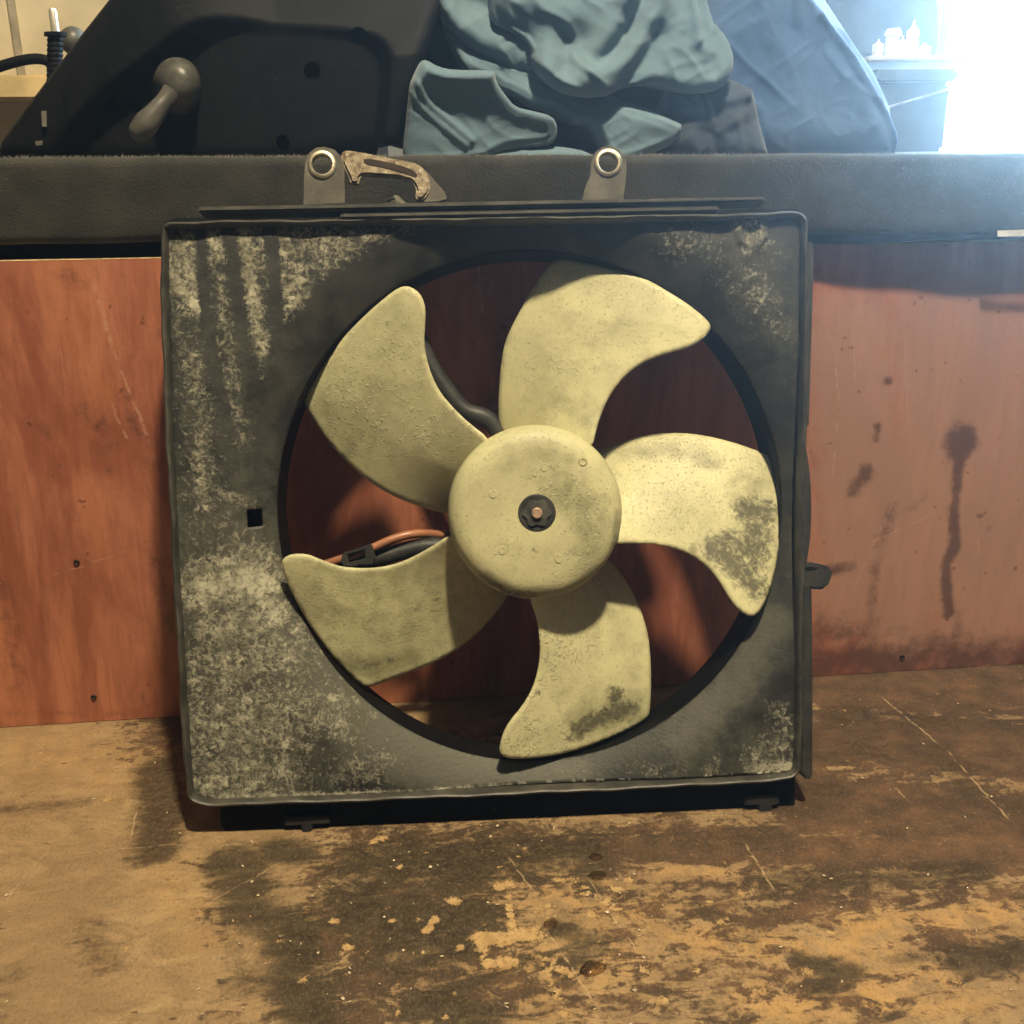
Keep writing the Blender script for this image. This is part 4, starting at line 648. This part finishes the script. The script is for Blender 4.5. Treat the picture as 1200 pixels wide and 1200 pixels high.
lathe('ribbed_grip', pr_, lambda a, b, h: (b0[0]+(b1[0]-b0[0])*(h-b0[1])/hh+a, .30+b, h), M_BLACK, pl, 18, 40)
tube('black_cable', bend([(x, .30, z) for x, z in [(-0.3958,0.4393),(-0.3595,0.4522),(-0.3377,0.4600),(-0.3199,0.4645),(-0.3060,0.4658),(-0.2975,0.4625),(-0.2949,0.4519)]]+[(b0[0], .30, b0[1]-.015)], 6), .0042, M_BLACK, pl, 10)
(kx, kz) = [(-0.2898,0.4840)][0]
kb = lathe('round_knob', [(0, -.012), (.006, -.011), (.0105, -.006), (.012, 0), (.009, .006), (.007, .05), (.007, .199)], lambda a, b, h: (a, h, b), M_GREY, None, 24); kb.location = (kx, .35, kz); tag(kb, 'small round grey knob on the wall beside the ribbed plug', 'knob')

(xa, za) = [(0.5699,0.4904)][0]; (xb, zb) = [(0.5693,0.4975)][0]
fs = box('far_shelf', (xa, .70, za), (1.3, .95, zb), mat_plain('pale shelf edge', (.62, .58, .5), .6, 60, .06), None); tag(fs, 'narrow pale shelf beneath the window behind the jacket', 'shelf')
(x0, zt), (x1, _) = [(0.5401,0.4686),(0.6305,0.4682)]
cr = thing('storage_crate', 'dark crate standing on the shelf right of the jacket, in front of the window', 'crate', (0, 0, 0))
box('crate_body', (x0, .60, .384), (x1, .80, zt-.008), mat_plain('dark blue plastic', (.05, .06, .075), .5, 30, .2), cr, .004)
box('crate_lid', (x0-.004, .594, zt-.0075), (x1+.004, .806, zt+.006), mat_plain('dark lid plastic', (.09, .09, .10), .5, 30, .2), cr, .003)
(p0, p1) = [(0.5540,0.4332),(0.6279,0.4531)]
tube('strap', [(p0[0], .598, p0[1]), ((p0[0]+p1[0])/2, .597, (p0[1]+p1[1])/2), (p1[0], .598, p1[1])], .0016, mat_plain('grey strap', (.3, .3, .32), .7), cr, 6)
cs = thing('toolbox', 'dark box with rounded corners standing on the narrow far shelf', 'box', (0, 0, 0))
prism('toolbox_body', smooth_poly([(0.5603,0.5085),(0.5475,0.6606),(0.6937,0.6613),(0.7109,0.5765),(0.7169,0.5361),(0.7154,0.5080)], 1), .83, .93, world, mat_plain('slate plastic', (.06, .07, .085), .5, 30, .2), cs, sp=.01, bevel=.004)
M_WHITE = mat_plain('white plastic', (.8, .8, .78), .4)
for (px, h, r, lb) in ((0, .022, .007, 'short white pot, leftmost on the far shelf'), (1, .034, .0085, 'white jar with wide lid on the far shelf'), (2, .026, .006, 'white tub between the jar and the spray bottle on the far shelf'), (3, .044, .0075, 'white spray bottle with a pointed nozzle on the far shelf'), (4, .018, .008, 'small clear cup, rightmost on the far shelf')):
    (x, _) = [(0.5965,0.4996),(0.6145,0.4996),(0.6281,0.4995),(0.6405,0.4995),(0.6575,0.4994)][px]
    nz_ = [(r, 0), (r, h*.72), (r*1.25 if px == 1 else r*.7, h*.74), (r*1.25 if px == 1 else r*.25, h*.86), (r*.9 if px == 1 else r*.15, h), (0, h)]
    j = thing(('pot', 'jar', 'tub', 'spray_bottle', 'cup')[px], lb, ('pot', 'jar', 'tub', 'bottle', 'cup')[px], (x, .74, zb+.0005), 'containers on the far shelf')
    lathe('container_body', nz_, lambda a, b, hh_: (a, b, hh_), M_WHITE, j, 20, 40)
win = thing('window', 'glaring daylight window at the far right behind the shelf', 'window', (0, 0, 0))
(wx, wz) = [(0.9113,0.3516)][0]
pane = box('window_pane', (wx, 1.12, .30), (wx+1.3, 1.125, 1.6), mat_emit('daylight', (.52, .77, 1), 68), win, 0)
box('window_frame', (wx-.014, 1.09, .30), (wx, 1.14, 1.6), mat_plain('white frame', (.8, .83, .85), .5, 60, .04), win)
(ca, cb_) = [(0.7838,0.5972),(0.8129,0.5972)]
cu = [(ca[0]+(cb_[0]-ca[0])*t, 1.0+.012*math.sin(t*15)) for t in np.linspace(0, 1, 30)]
V = [(x, y, z) for x, y in cu for z in (.50, 1.2)]
o = link('curtain', V, [(2*i, 2*i+2, 2*i+3, 2*i+1) for i in range(29)], mat_cloth('pale curtain', (.5, .58, .6), (.6, .68, .7)), None)
o.modifiers.new('thickness', 'SOLIDIFY').thickness = .002
tag(o, 'pale curtain hanging at the left edge of the glaring window', 'curtain')
bw_ = box('rear_wall', (-.04, 1.2, .0), (2.4, 1.22, 1.8), mat_plain('shaded grey wall', (.35, .37, .38), .8, 8, .06), None); tag(bw_, 'shaded grey rear wall behind the jacket and the window', 'wall')

# ---------------------------------------------------------------- air volume added to imitate lens glare around the window
hz = box('glare_haze', (-1.7, -1.3, -1.03), (2.8, 1.6, 1.95), None, None, 0)
hm = bpy.data.materials.new('scattering air'); hm.use_nodes = True; ht = hm.node_tree; ht.nodes.remove(ht.nodes['Principled BSDF'])
hv_ = ht.nodes.new('ShaderNodeVolumePrincipled'); hv_.inputs['Color'].default_value = (.80, .91, 1, 1); hv_.inputs['Density'].default_value = .08; hv_.inputs['Anisotropy'].default_value = .885
ht.links.new(hv_.outputs[0], ht.nodes['Material Output'].inputs['Volume']); hz.data.materials.append(hm)
tag(hz, 'thin scattering air added to imitate lens glare around the window', 'glare_haze', kind='stuff')
